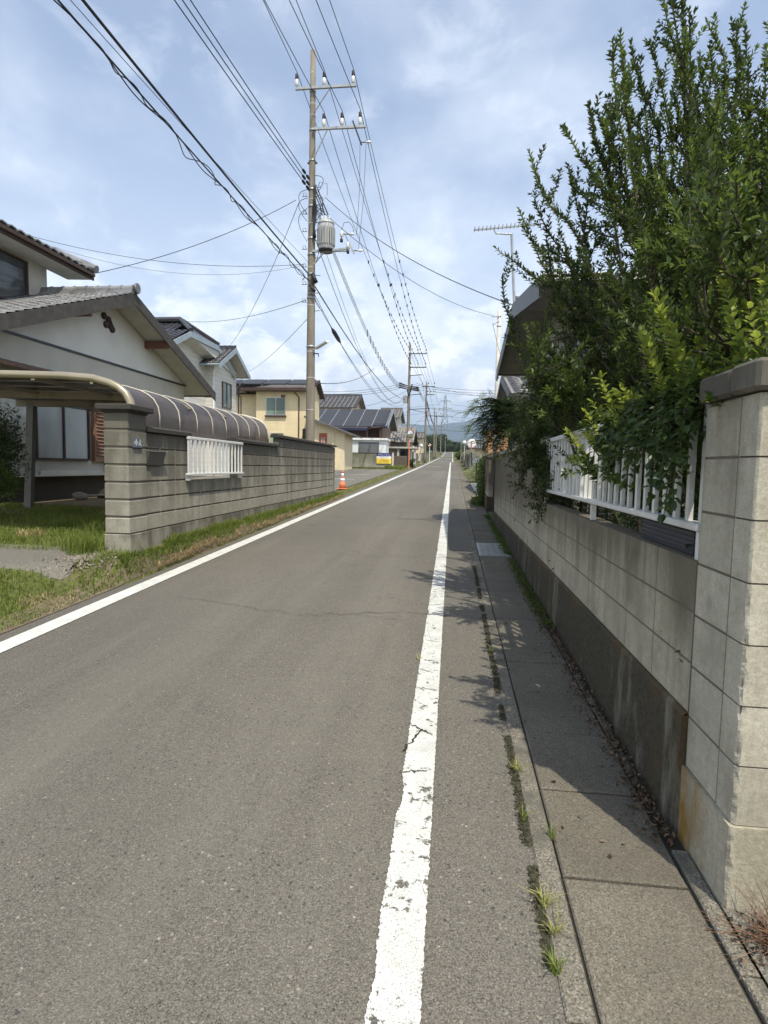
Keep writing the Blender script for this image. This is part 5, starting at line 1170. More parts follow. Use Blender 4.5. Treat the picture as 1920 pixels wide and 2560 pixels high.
# splice closure on the far side, and lower comm cables to pole 2
mb = MB(); s0 = Vector((P1X+.1,P1Y-.2,ZP(742))); e1, e2 = Vector((X2-.3,63.8,atY(1008,1008,63.8).z)), Vector((X2-.3,63.8,atY(1008,985,63.8).z))
span(mb, s0, e1, 1.6, .012, 24, 6); span(mb, s0+Vector((.05,0,.05)), e2, 2.2, .010, 24, 6); span(mb, (P1X+.15,P1Y-.2,ZP(600)), (X2-.2,63.8,atY(1008,990,63.8).z), 2.6, .012, 24, 6); span(mb, (P1X+.2,P1Y-.2,ZP(560)), e2, 2.9, .008, 24, 6)
sp_ = [s0.lerp(e1, t_)-Vector((0,0,4*1.6*t_*(1-t_))) for t_ in (.075,.085,.105,.118)]; mb.tube([p+Vector((0,0,.02)) for p in sp_], [.03,.085,.085,.03], 10)
single('communication_cable', mb, WIRE_M, 'bundle of drooping cables with a black splice box right of the near pole', 'cable')
GS = 'service drops'
def drop(label, a, b, sag=.3, r=.010): mb = MB(); span(mb, a, b, sag, r, 20, 5); single('service_wire', mb, WIRE_M, label, 'wire', GS)
drop('service wire from the near pole down to the eave of the upper storey', (P1X-.5,P1Y-.2,ZP(507,740)), (-9.6,14.95,6.5), .25)
drop('steep service wire from the near pole to the white lap-sided house', (P1X-.4,P1Y-.2,ZP(514,744)), atY(569,872,31), .5)
q = atY(0, 562, 16); drop('long slack wire from the near pole to the top left photo edge', (P1X-.2,P1Y-.2,ZP(666,755)), atY(-60,548,18), .55, .008)
drop('lower slack wire beside the long one toward the upper storey', (P1X-.2,P1Y-.2,ZP(668,755)), atY(0,566,16), .75, .005)
drop('nearly level wire from the near pole to the black-tiled roof', (P1X-.15,P1Y-.1,ZP(752,760)), atY(453,802,29), .3)
drop('wire slanting from low on the near pole to the cream house', (P1X-.15,P1Y+.1,ZP(795,763)), atY(623,928,43.5), .2)
drop('wire crossing the road from the near pole to the dark-trimmed house', (P1X+.5,P1Y-.2,ZP(500,814)), (1.3,12.3,4.75), .35)
drop('wire crossing the road from the near pole to the slim pale pole', (P1X+.2,P1Y-.1,ZP(520,790)), (PRX-.3,28.9,PRZ-.25), .6)
drop('short wire from the slim pale pole to the roof beside it', (PRX-.3,28.9,PRZ-.6), (2.3,24,4.9), .3)
drop('thick drop cable from the near pole toward the mid-span junction', (P1X+.12,P1Y,ZP(957,790)), atY(935,921,40), .35, .014)
for i, (pa, pb) in enumerate(((961,973),(966,980),(971,987))): drop(('top','middle','bottom')[i]+' of three wires going left from the second pole over the solar roof', (X2-.9,63.2,atY(1003,pa,63.2).z), atY(720,pb,60), .5, .018)
drop('single wire from the second pole down to the solar roof', (X2-.2,63.8,atY(1013,977,64).z), atY(850,1021,59), .5, .016)
rr = random.Random(8)
for i, (xa, ya, Ya, yb) in enumerate(((1028,961,64,969),(1030,966,64,979),(1030,972,64,985),(1040,958,64,1008),(1068,1019,79,1024),(1068,1021,79,1033),(1090,1040,119,1044),(1090,1075,119,1070),(1104,1076,200,1079))):
    a_ = atY(xa, ya, Ya); b_ = atY(1420, yb, Ya*1.02); drop('wire number %s counted downward crossing the sky right of the pole row' % ('one','two','three','four','five','six','seven','eight','nine')[i], a_, b_, .5, .010+.0001*Ya)
for i, (xa, ya, Ya, xb, yb) in enumerate(((1060,1040,79,1000,1085),(1098,1080,132,1030,1086),(1085,1095,119,1030,1092),(1020,1025,64,985,1044))):
    drop(('sloping wire from the third pole toward the low roofs','level wire left of the fifth pole against the mountain','lowest wire left of the fourth pole','short wire left of the second pole above the grey-tiled house')[i], atY(xa,ya,Ya), atY(xb,yb,Ya-2), .3, .016)
mb = MB(); span(mb, (X2+.2,63.8,atY(1024,1022,64).z), (X2+1.9,64,atY(1050,1030,64).z), .1, .03, 8, 6); span(mb, (X2+1.9,64,atY(1050,1030,64).z), (X4,119,atY(1085,1068,119).z), 1.2, .045, 14, 6); single('communication_cable', mb, WIRE_M, 'sagging thick cable from the second pole to the fourth', 'cable')

# ------------------------------------------------------------------ transmission tower
tx = atY(1111, 1100, 420); T = thing('transmission_tower', 'distant steel lattice transmission tower behind the pole row', 'pylon', (tx.x, 420, g(420)))
zb = g(420); zt = atY(1111, 987, 420).z; H = zt-zb; mb = MB()
wd = lambda t_: 4.2*(1-t_)**1.25+.45
lv = [i/12 for i in range(13)]
for sx_, sy_ in ((-1,-1),(1,-1),(1,1),(-1,1)):
    for a, b in zip(lv, lv[1:]): mb.bar((tx.x+sx_*wd(a),420+sy_*wd(a),zb+a*H), (tx.x+sx_*wd(b),420+sy_*wd(b),zb+b*H), .28, .28)
for a, b in zip(lv, lv[1:]):
    for s in (-1, 1):
        for yy in (-1, 1): mb.bar((tx.x-s*wd(a),420+yy*wd(a),zb+a*H), (tx.x+s*wd(b),420+yy*wd(b),zb+b*H), .16, .16)
        mb.bar((tx.x+s*wd(a),420-wd(a),zb+a*H), (tx.x+s*wd(b),420+wd(b),zb+b*H), .16, .16)
build('lattice', mb, flat('tower_steel', (.22,.24,.25), .6), T)
mb = MB()
for t_, L_ in ((.66,5.6),(.78,4.8),(.9,4.0)):
    for s in (-1,1): mb.bar((tx.x,420,zb+t_*H+.6),(tx.x+s*L_,420,zb+t_*H),.3,.3); mb.bar((tx.x,420,zb+t_*H-.6),(tx.x+s*L_,420,zb+t_*H),.2,.2); mb.bar((tx.x+s*L_,420,zb+t_*H),(tx.x+s*L_,420,zb+t_*H-2.2),.2,.2)
build('arms', mb, flat('tower_steel2', (.22,.24,.25), .6), T)
for i, t_ in enumerate((.66,.78,.9)):
    mb = MB(); L_ = (5.6,4.8,4.0)[i]
    span(mb, (tx.x+L_,420,zb+t_*H-2.2), (tx.x+260,430,zb+t_*H-2+4), 9, .07, 20, 4); span(mb, (tx.x-L_,420,zb+t_*H-2.2), (tx.x-260,430,zb+t_*H+2), 9, .07, 20, 4)
    single('transmission_line', mb, WIRE_M, ('lowest','middle','highest')[i]+' pair of conductors strung from the lattice tower', 'power line', 'transmission lines')

# ------------------------------------------------------------------ mountains
def mh(x, y):
    r_ = mn.fractal(Vector((x*.00035, y*.00035, 2.1)), 1.0, 2.1, 6)
    base = 560*sm(4200, 7200, y)*(1-sm(8800, 10500, y))
    foot = 150*sm(3000, 4300, y)
    return max(-5, foot*(.75+.4*r_)+base*(.78+.42*r_+.00003*x)-4) + 6
mb = sheet(frange(-9000, 9000, 150), frange(2800, 10400, 160), lambda x, y: mh(x, y)*sm(2800, 3300, y)-3)
t = MT('forested_mountain', .95, spec=.1); n_ = t.noise(.004, 8, .65); t.col(t.mix(t.rng(n_, .35, .65), (.030,.050,.026), (.075,.095,.045))).bump(n_, .6, 40); struct('hills', mb, t.m, True)

# ------------------------------------------------------------------ vegetation
def rvec(rr):
    while True:
        v = Vector((rr.uniform(-1,1), rr.uniform(-1,1), rr.uniform(-1,1)))
        if .01 < v.length < 1: return v.normalized()
def leaf4(mb, p, d, nrm, L, W, fold=.25):
    s = d.cross(nrm)
    if s.length < 1e-3: return
    s.normalize(); n_ = s.cross(d)
    m_ = p+d*L*.45; b = len(mb.v)
    mb.v += [tuple(p), tuple(m_+s*W*.5+n_*W*fold), tuple(p+d*L-n_*L*.10), tuple(m_-s*W*.5+n_*W*fold)]
    mb.f += [(b, b+1, b+2), (b, b+2, b+3)]
def leaf6(mb, p, d, nrm, L, W, fold=.16, droop=.18):
    s = d.cross(nrm)
    if s.length < 1e-3: return
    s.normalize(); n_ = s.cross(d); b = len(mb.v)
    q1, q2 = p+d*L*.28, p+d*L*.66-n_*L*droop*.35
    mb.v += [tuple(p), tuple(q1+s*W*.46+n_*W*fold), tuple(q2+s*W*.40+n_*W*fold), tuple(p+d*L-n_*L*droop), tuple(q2-s*W*.40+n_*W*fold), tuple(q1-s*W*.46+n_*W*fold), tuple(q1), tuple(q2)]
    mb.f += [(b,b+1,b+6),(b+6,b+1,b+2,b+7),(b+7,b+2,b+3),(b,b+6,b+5),(b+6,b+7,b+4,b+5),(b+7,b+3,b+4)]
def curve(a, c, b, n):
    return [a*(1-t_)**2+c*2*t_*(1-t_)+b*t_*t_ for t_ in [i/n for i in range(n+1)]]
def shoot(lm, tm, pts, rr, L, W, gap, r=.004, ang=.9, leaf=leaf4, tip=True, whorl=2, upb=.25):
    if tm is not None: tm.tube(pts, [r*(1-.7*i/(len(pts)-1)) for i in range(len(pts))], 4, cap=False)
    ph = rr.random()*6; acc = 0
    for a, b in zip(pts, pts[1:]):
        d = b-a; Ls = d.length
        if Ls < 1e-6: continue
        d.normalize(); ax = d.orthogonal().normalized(); ay = d.cross(ax); s_ = 0
        while acc+s_ < 1e9 and s_ < Ls:
            for k in range(whorl):
                th_ = ph+k*2*math.pi/whorl; o = ax*math.cos(th_)+ay*math.sin(th_)
                dr = (d*math.cos(ang)+o*math.sin(ang)+Vector((0,0,upb))+rvec(rr)*.18).normalized()
                sc = rr.uniform(.65, 1.15); leaf(lm, a+d*s_, dr, (Vector((0,0,1))+rvec(rr)*.6).normalized(), L*sc, W*sc)
            ph += 2.4 if whorl == 1 else 1.57+rr.uniform(-.2,.2); s_ += gap*rr.uniform(.8,1.2)
    if tip:
        d = (pts[-1]-pts[-2]).normalized()
        for k in range(3): leaf(lm, pts[-1], (d+rvec(rr)*.5).normalized(), Vector((0,0,1))+rvec(rr)*.5, L*.9, W*.9)
def topy(x):
    T_ = ((1255,760),(1268,640),(1300,520),(1318,420),(1350,560),(1400,345),(1430,430),(1475,290),(1505,380),(1545,180),(1590,140),(1625,120),(1655,20),(1700,-80),(1760,0),(1800,120),(1850,190),(1880,270),(1905,180),(1960,120),(2100,60))
    for (a, ya), (b, yb) in zip(T_, T_[1:]):
        if a <= x <= b: return ya+(yb-ya)*(x-a)/(b-a)
    return 0
def big_tree():
    rr = random.Random(21); root = thing('tree', 'big dark upright-branched broadleaf tree leaning over the right wall', 'tree', (2.3, 5.0, .3))
    tips = [(1262,705,5.6),(1272,640,5.6),(1300,525,5.4),(1316,392,5.0),(1345,500,5.2),(1330,610,5.6),(1402,328,4.9),(1425,420,5),(1475,270,4.6),(1505,275,4.8),(1500,370,5),(1553,195,4.6),(1528,90,4.5),(1560,85,4.6),(1592,125,4.7),(1622,112,4.8),(1655,5,4.6),(1672,-70,4.6),(1700,-120,4.7),(1735,20,4.8),(1752,150,5.2),(1775,60,5),(1785,130,5),(1850,25,5),(1835,90,5.1),(1862,60,5.2),(1780,260,5.2),(1820,220,5.4),(1880,140,5.2),(1905,175,5),(1925,60,4.8),(1950,140,5),(1890,250,5),(1755,520,2.25),(1800,600,2.1),(1850,470,2.35),(1720,610,2.5),(1775,430,2.6),(1885,600,2.2),(1830,540,2.15)]
    n0 = len(tips)
    while len(tips) < n0+112:
        px = rr.uniform(1275, 2060); ty = topy(px); py = rr.uniform(max(ty+110, -150), 1010) if rr.random() < .8 else rr.uniform(max(ty+300, 300), 1010)
        if py > 560 and px < 1340: continue
        tips.append((px, py, rr.uniform(3.7, 7.2)))
    lm, tm, bm_ = MB(), MB(), MB(); lm2 = MB()
    forks = [Vector((2.0,4.6,1.5)), Vector((2.5,5.1,1.9)), Vector((2.2,5.6,1.4)), Vector((1.7,5.2,1.2)), Vector((2.8,4.4,1.6))]
    base = Vector((2.3,5.0,.2))
    for f in forks: bm_.tube(curve(base, (base+f)/2+Vector((0,0,.2)), f, 5), [.10,.09,.08,.07,.06,.05], 8)
    for k, (px, py, Y) in enumerate(tips):
        tip = atY(px, py, Y); f = min(forks, key=lambda q_: (q_-tip).length+rr.random()*.8)
        L_ = (tip-f).length; hd = Vector((tip.x-f.x, tip.y-f.y, 0))
        c = f+hd*rr.uniform(.3,.9)+Vector((rr.uniform(-.3,.3),rr.uniform(-.3,.3),(tip.z-f.z)*rr.uniform(.25,.6))); pts = curve(f, c, tip, 12)
        pts = [p+rvec(rr)*.035 for p in pts]
        tm.tube(pts, [.015*(1-.86*i/12)+.002 for i in range(13)], 5, cap=False)
        outer = k < n0; st = int(12*(.45 if outer else .30)); target = lm if rr.random() < .6 else lm2
        shoot(target, None, pts[8 if outer else 6:], rr, .048, .021, .018)
        for _ in range(3 if outer else 5):      # laterals leave at wide angles
            j = rr.randrange(st, 11); d = (pts[j+1]-pts[j]).normalized(); o = rvec(rr); dd = (d*.5+o*.9+Vector((0,0,.15))).normalized(); Ls = rr.uniform(.25,.62)*(1.1-.5*(j-st)/(12-st))
            p0 = pts[j]; lp = curve(p0, p0+dd*Ls*.6, p0+dd*Ls+Vector((0,0,.28*Ls)), 6); tm.tube(lp, [.006*(1-.8*i/6)+.001 for i in range(7)], 4, cap=False)
            shoot(lm if rr.random() < .45 else lm2, None, lp[2:], rr, .048, .021, .022)
            for q_ in (2,3,4):
                e = lp[q_]+((lp[q_+1]-lp[q_]).normalized()*.5+rvec(rr)*.8).normalized()*rr.uniform(.08,.2); shoot(lm2 if rr.random() < .6 else lm, tm, [lp[q_], (lp[q_]+e)/2, e], rr, .047, .020, .022, .003)
        for j in range(st, 12):
            for _ in range(2 if outer else 2):
                d = (pts[j+1 if j < 12 else j]-pts[j]).normalized() if j < 12 else Vector((0,0,1)); o = rvec(rr)
                dd = (d*.85+o*.75+Vector((0,0,.35))).normalized(); Ls = rr.uniform(.10, .30 if outer else .46)*(1.15-.65*(j-st)/(12-st))
                p0 = pts[j].lerp(pts[min(12, j+1)], rr.random()); p1 = p0+dd*Ls*.5; p2 = p1+(dd+Vector((0,0,.35))).normalized()*Ls*.5
                shoot(lm if rr.random() < .6 else lm2, tm, [p0, p1, p2], rr, .047, .020, .022, .003)
    build('trunk', bm_, BARK, root, True); build('branches', tm, BARK, root); build('crown', lm, LEAF_D, root); build('crown_light', lm2, LEAF_M, root)
    return len(lm.f)+len(lm2.f)
ntree = big_tree()

def backdrop_mass(mb, rr, n, fn, L, W, leaf=leaf4):
    for _ in range(n):
        p = fn(rr); leaf(mb, p, (rvec(rr)+Vector((-.3,-.3,.3))).normalized(), (Vector((0,0,1))+rvec(rr)*.8).normalized(), L*rr.uniform(.7,1.2), W*rr.uniform(.7,1.2))
def under(rr):
    y = rr.uniform(2.4, 12.0); f = rr.random(); return Vector((1.25+f*1.3+.3*math.sin(y*2), y, rr.uniform(.2, 2.05+.25*mn.noise(Vector((y*1.7,f,0)))+(.5*sm(5,7,y)))))
hd = thing('backdrop', 'dense dark hedge foliage added to screen off the sky behind the right railing', 'backdrop', (1.9, 6, .3))  # added leaf mass: keeps the railing gaps dark instead of showing sky
rr = random.Random(33); mb = MB(); backdrop_mass(mb, rr, 26000, under, .062, .028); build('foliage', mb, LEAF_D, hd)
mb = MB()
for i in range(26): y = 2.5+i*.37; b0_ = Vector((1.8+.4*math.sin(i*2.1), y, .2)); mb.tube([b0_, b0_+Vector((rr.uniform(-.3,.1), rr.uniform(-.2,.2), 1.0)), b0_+Vector((rr.uniform(-.5,.2), rr.uniform(-.3,.3), 1.9))], [.02,.014,.006], 5)
build('stems', mb, BARK, hd)

def shrub():
    rr = random.Random(7); root = thing('shrub', 'bright young green shrub with tall leafy shoots spilling over the white railing', 'shrub', (1.3, 3.2, .3))
    ly, lmid, ld, tm = MB(), MB(), MB(), MB()
    ups = [(1640,745,2.5),(1655,790,2.5),(1600,850,2.8),(1500,945,3.5),(1558,972,3.3),(1465,1032,3.7),(1420,1082,4.0),(1800,665,2.2),(1870,770,2.3),(1905,690,2.1),(1735,820,3.0),(1690,900,3.0),(1770,740,3.1),(1840,820,2.7),(1650,980,2.9),(1590,1000,3.1),(1530,1040,3.3),(1470,1095,3.6),(1720,960,2.7),(1935,720,2.6),(1610,830,3.0),(1655,800,3.15),(1760,690,3.0),(1830,720,2.85),(1480,1010,3.5),(1580,1010,3.2),(1540,985,3.3),(1790,860,2.7),(1850,850,2.6),(1910,780,2.5)]
    for px, py, Y in ups:
        tip = atY(px, py, Y); b = Vector((1.25+rr.uniform(-.1,.25), tip.y+rr.uniform(-.1,.25), 1.0)); c = Vector((tip.x*.55+b.x*.45, tip.y, (b.z*1.2+tip.z)/2.1+.1)); pts = curve(b, c, tip, 14)
        tm.tube(pts, [.007*(1-.75*i/14) for i in range(15)], 5, cap=False)
        L_, W_ = .054, .027
        shoot(ly, None, pts[10:], rr, L_*.95, W_, .020, ang=1.0, leaf=leaf6, whorl=2)
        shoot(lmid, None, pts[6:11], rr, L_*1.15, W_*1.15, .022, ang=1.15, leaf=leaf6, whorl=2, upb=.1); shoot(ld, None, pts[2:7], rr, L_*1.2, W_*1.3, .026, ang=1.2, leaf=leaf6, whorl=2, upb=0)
        for j in (5,7,8,9):
            for _ in range(2):
                d = (pts[j+1]-pts[j]).normalized(); dd = (d*.8+rvec(rr)*.8+Vector((-.1,-.05,.1))).normalized(); e = pts[j]+dd*rr.uniform(.10,.24); shoot(lmid, tm, [pts[j], (pts[j]+e)/2, e], rr, L_, W_*1.05, .024, .003, 1.0, leaf6)
    hang = [(1660,1285,2.42),(1625,1240,2.55),(1565,1200,2.8),(1515,1150,3.1),(1640,1130,2.5),(1600,1160,2.65),(1700,1130,2.35),(1680,1250,2.38),(1550,1110,2.95),(1480,1150,3.4),(1650,1200,2.45),(1585,1090,2.8),(1650,1060,2.6)]
    for px, py, Y in hang:
        tip = atY(px, py, Y); b = Vector((1.15, tip.y+rr.uniform(.0,.35), 1.75)); c = Vector((.90, tip.y+.05, 2.02)); 
        if tip.x > .885: tip.x = .885+rr.uniform(-.03, 0)
        pts = curve(b, c, tip, 12); tm.tube(pts, [.006*(1-.7*i/12) for i in range(13)], 5, cap=False)
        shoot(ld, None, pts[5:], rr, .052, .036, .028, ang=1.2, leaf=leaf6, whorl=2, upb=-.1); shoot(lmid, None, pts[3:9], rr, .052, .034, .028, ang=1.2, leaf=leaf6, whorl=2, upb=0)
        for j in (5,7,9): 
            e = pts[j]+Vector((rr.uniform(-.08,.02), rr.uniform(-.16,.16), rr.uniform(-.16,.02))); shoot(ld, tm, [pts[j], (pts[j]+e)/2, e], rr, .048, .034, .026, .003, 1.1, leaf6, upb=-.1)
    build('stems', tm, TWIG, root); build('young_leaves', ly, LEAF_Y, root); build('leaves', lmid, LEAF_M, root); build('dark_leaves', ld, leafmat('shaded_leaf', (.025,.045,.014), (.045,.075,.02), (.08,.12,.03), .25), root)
shrub()

def sprays(name, label, cat, base, tips, rr, L, W, gap, m, sub=3, sl=.2, leaf=leaf4, ctrl=.25, loc=None):
    root = thing(name, label, cat, loc or tuple(base)); lm, tm = MB(), MB()
    for px, py, Y in tips:
        tip = atY(px, py, Y); b = Vector(base)+rvec(rr)*.15; b.y = tip.y*.5+b.y*.5; c = (b+tip)/2+Vector((0,0,ctrl)); pts = curve(b, c, tip, 9); tm.tube(pts, [.008*(1-.7*i/9) for i in range(10)], 5, cap=False)
        shoot(lm, None, pts[3:], rr, L, W, gap, leaf=leaf)
        for j in range(2, 9):
            for _ in range(sub):
                dd = ((pts[j+1]-pts[j]).normalized()*.6+rvec(rr)*.9).normalized(); e = pts[j]+dd*rr.uniform(.4,1)*sl; shoot(lm, tm, [pts[j], (pts[j]+e)/2, e], rr, L, W, gap, .003, leaf=leaf)
    build('stems', tm, TWIG, root); build('leaves', lm, m, root); return root
rr = random.Random(4)
sprays('overhanging_bush', 'loose dark fine-leaved bush drooping over the right wall at the far end of the railing', 'bush', (1.15,6.6,1.75), [(1262,1110,6.6),(1275,1150,6.4),(1300,1195,6.2),(1285,1240,6.2),(1330,1262,6.0),(1345,1300,5.9),(1310,1160,6.3),(1360,1200,5.9),(1375,1240,5.8),(1330,1120,6.4),(1385,1150,5.9),(1350,1090,6.3),(1300,1080,6.8),(1340,1190,6.1),(1365,1270,5.85),(1400,1230,5.6)], rr, .050, .017, .026, LEAF_D, 4, .22)
sprays('overhanging_bush', 'second dark bushy mass crowning the wall between railing and gate', 'bush', (1.6,8.5,1.7), [(1310,1010,8),(1270,1040,8.4),(1285,1075,8.2),(1320,1020,7.6),(1345,950,7.4),(1350,1050,7.2),(1365,900,7.0),(1380,1010,6.8),(1375,880,6.8),(1360,950,7),(1340,1000,7.2),(1400,960,6.6),(1420,1030,6.2),(1305,1060,7.8)], rr, .055, .020, .028, LEAF_D, 5, .38, ctrl=.5)
# fern-leaved tree overhanging far
def fern_tree():
    rr = random.Random(14); root = thing('tree', 'small feathery fern-leaved tree overhanging the wall by the gate', 'tree', (1.7, 13.2, .5)); lm, tm = MB(), MB()
    base = Vector((1.7,13.2,.4)); top = Vector((1.3,12.8,2.6)); tm.tube([base, (base+top)/2+Vector((.1,0,.1)), top], [.06,.045,.03], 8)
    tips = [(1170,1028,12.4),(1185,1005,12.6),(1200,1000,12.8),(1178,1062,12.2),(1178,1075,12.2),(1195,1045,12.3),(1215,1010,12.8),(1230,1030,12.5),(1245,1000,13),(1205,1080,12.2),(1200,1100,12.2),(1215,1115,12.2),(1230,1120,12.2),(1240,1085,12.2),(1255,1060,12.4),(1225,1060,12.4),(1265,1020,12.8),(1280,1050,12.2),(1255,1110,12.0),(1210,1130,12.3),(1190,1085,12.4),(1270,1090,11.8),(1240,1045,12.6),(1250,1130,11.8),(1222,1095,12.0),(1235,1140,12.0)]
    for px, py, Y in tips:
        tip = atY(px, py, Y); pts = curve(top, (top+tip)/2+Vector((0,0,.35)), tip, 8); tm.tube(pts, [.02*(1-.8*i/8)+.002 for i in range(9)], 5, cap=False)
        for j in range(3, 9):
            for _ in range(4):
                d = rvec(rr); d.z = d.z*.35-.05; d.normalize(); Lf = rr.uniform(.28,.45); p0 = pts[j]; s = d.cross(Vector((0,0,1))).normalized(); prev = p0
                for k in range(9):
                    t_ = (k+1)/9; p = p0+d*Lf*t_-Vector((0,0,.25*Lf*t_*t_)); ll = .075*math.sin(math.pi*(.15+.8*t_))
                    for sg in (-1,1): leaf4(lm, p, (s*sg+d*.35-Vector((0,0,.1))).normalized(), Vector((0,0,1)), ll, .042, .05)
                    prev = p
    build('trunk', tm, BARK, root); build('crown', lm, leafmat('feathery_leaf', (.05,.09,.025), (.09,.15,.04), (.15,.21,.06), .35), root)
fern_tree()
# ivy on the wall end
iv = thing('ivy', 'green ivy creeping up the end of the short wall past the gate', 'ivy', (.9, 17.2, .5)); mb = MB(); rr = random.Random(9)
for _ in range(1500):
    z = rr.uniform(.42,1.75); y = rr.uniform(16.2,17.5); 
    if y < 16.9 and mn.noise(Vector((y*3,z*3,0))) < .05: continue
    p = Vector((.90-rr.random()**2*.16, y, z)); leaf4(mb, p, (rvec(rr)+Vector((-.4,-.3,-.2))).normalized(), Vector((-1,-.4,.3)), .07, .06)
for _ in range(700): a = rr.random()*6.28; r_ = rr.random()**.5; p = Vector((.80+.22*math.cos(a)*r_, 17.0+.9*math.sin(a)*r_, g(17)+rr.random()*.18)); leaf4(mb, p, (rvec(rr)+Vector((0,0,.4))).normalized(), Vector((0,0,1)), .07, .04)
build('leaves', mb, LEAF_M, iv); build('stems', MB().tube([(.925,17.2,.45),(.92,17.1,1.0),(.925,17.3,1.7)], .012, 5), BARK, iv)

def blob_plant(name, label, cat, c, rad, n, L, W, m, stem=True, leaf=leaf4, seed=1, group=None, lobes=6):
    rr = random.Random(seed); root = thing(name, label, cat, (c[0], c[1], c[2]-rad[2]), group); mb = MB()
    lb = [(rvec(rr)*.55, rr.uniform(.35,.62)) for _ in range(lobes)]
    for _ in range(n):
        o, r_ = rr.choice(lb); q = o+rvec(rr)*r_*(rr.random()**.4)
        if q.z < -1: continue
        p = Vector((c[0]+q.x*rad[0], c[1]+q.y*rad[1], c[2]+q.z*rad[2])); leaf(mb, p, (rvec(rr)+q*.8+Vector((0,0,.2))).normalized(), (Vector((0,0,1))+rvec(rr)*.8).normalized(), L*rr.uniform(.7,1.2), W*rr.uniform(.7,1.2))
    build('crown' if cat == 'tree' else 'foliage', mb, m, root)
    if stem:
        tm = MB(); b0_ = Vector((c[0], c[1], c[2]-rad[2]-.3))
        tm.tube([b0_, Vector(c)], [max(.02,rad[0]*.09), max(.01,rad[0]*.05)], 8)
        for o, r_ in lb: e = Vector((c[0]+o.x*rad[0], c[1]+o.y*rad[1], c[2]+o.z*rad[2])); tm.tube([b0_.lerp(Vector(c), .5), e], [max(.012,rad[0]*.05), .006], 6)
        build('trunk' if cat == 'tree' else 'stems', tm, BARK, root)
    return root
blob_plant('shrub', 'yellow-green variegated shrub beside the sidewalk behind the mailbox', 'shrub', (1.25, 30.0, g(30)+.52), (.66,.7,.56), 5200, .075, .035, LEAF_V, seed=3, lobes=12)
blob_plant('garden_bush', 'dark rounded garden bush at the left photo edge beside the carport post', 'bush', (-7.42, 8.4, 1.6), (.68,.7,.85), 8000, .075, .022, LEAF_D, seed=5, lobes=10)
blob_plant('garden_bush', 'lighter green low bush below the dark one at the left photo edge', 'bush', (-6.85, 8.0, 1.15), (.32,.4,.45), 1500, .07, .026, LEAF_M, seed=6, lobes=7)
blob_plant('low_bush', 'small green bush at the foot of the orange mirror pole', 'bush', (-3.6, 54, g(54)+.4), (.45,.9,.5), 900, .12, .07, LEAF_F, seed=7, group='roadside bushes')
blob_plant('low_bush', 'rounded green bush spilling onto the far sidewalk before the bend', 'bush', (1.6, 120, g(120)+.9), (1.3,4,1.2), 2500, .35, .2, LEAF_M, seed=8, group='roadside bushes')
GT = 'trees at the far bend'
for i, (px, Y, x_r, top, l_) in enumerate(((1070,255,4.5,1098,'leftmost dark tree at the far bend behind the third pole'),(1084,270,5.5,1090,'tall broad dark tree behind the fourth pole'),(1100,285,6,1086,'tallest tree in the middle of the far clump'),(1118,300,4,1100,'smaller tree at the right side of the lattice tower foot'),(1136,290,4.5,1106,'rounded green tree where the road ends on the right'),(1148,310,4.5,1112,'low green tree at the right end of the far clump'),(1126,280,3,1112,'low bright tree exactly over the end of the road'),(1052,240,4,1106,'low tree showing between the cream house and third pole'))):
    tp = atY(px, top, Y); zb = g(Y); h_ = tp.z-zb
    blob_plant('tree', l_, 'tree', (tp.x, Y, zb+h_*.56), (x_r, x_r, h_*.5), 3800, .75, .5, LEAF_F, seed=20+i, group=GT, lobes=12)
for i, (x, y, r_, l_) in enumerate(((-11,150,3,'garden tree on the left beyond the pale wall'),(7,130,3,'garden tree behind the far right roofs'),(-16,110,3.5,'tree standing behind the small cream house'))):
    blob_plant('garden_tree', l_, 'tree', (x, y, g(y)+3), (r_,r_,2.6), 3000, .45, .3, LEAF_F, seed=40+i, lobes=10)

# grass and weeds
def blade(mb, p, h, w_, lean, rr):
    a = rr.random()*6.28; s = Vector((math.cos(a), math.sin(a), 0))*w_/2; l_ = Vector((math.cos(a+1.57), math.sin(a+1.57), 0))*lean*h; b = len(mb.v); m_ = p+Vector((0,0,h*.6))+l_*.35; t_ = p+Vector((0,0,h*.9))+l_
    mb.v += [tuple(p-s), tuple(p+s), tuple(m_+s*.7), tuple(m_-s*.7), tuple(t_)]; mb.f += [(b,b+1,b+2,b+3),(b+3,b+2,b+4)]
rr = random.Random(17); gm, dm = MB(), MB()
for _ in range(17000):
    y = 6.0+13.0*rr.random()**1.25; e = .12+.06*mn.noise(Vector((y*1.3,0,0)))+.06*mn.noise(Vector((y*4,5,0)))+(.10*(1-sm(6.0,7.0,y)))
    if mn.noise(Vector((y*2.1,8,0))) < -.25 and rr.random() < .6: continue
    x = -3.66+rr.random()*e
    if x > -3.535+.03*mn.noise(Vector((y*3,9,0))): continue
    if 6.5 < y < 7 and x < -3.63: continue
    edge = (x+3.66)/e; h = rr.uniform(.04,.125)*(1.1-.7*edge)*(1+.5*mn.noise(Vector((y*2.5,x*4,1))))
    if edge > .70 and rr.random() < .6: blade(dm, Vector((x+.03,y,gz(x,y))), .05, .007, 1.4, rr)
    else: blade(gm, Vector((x,y,gz(x,y)-.005)), h, .009, rr.uniform(.2,.9), rr)
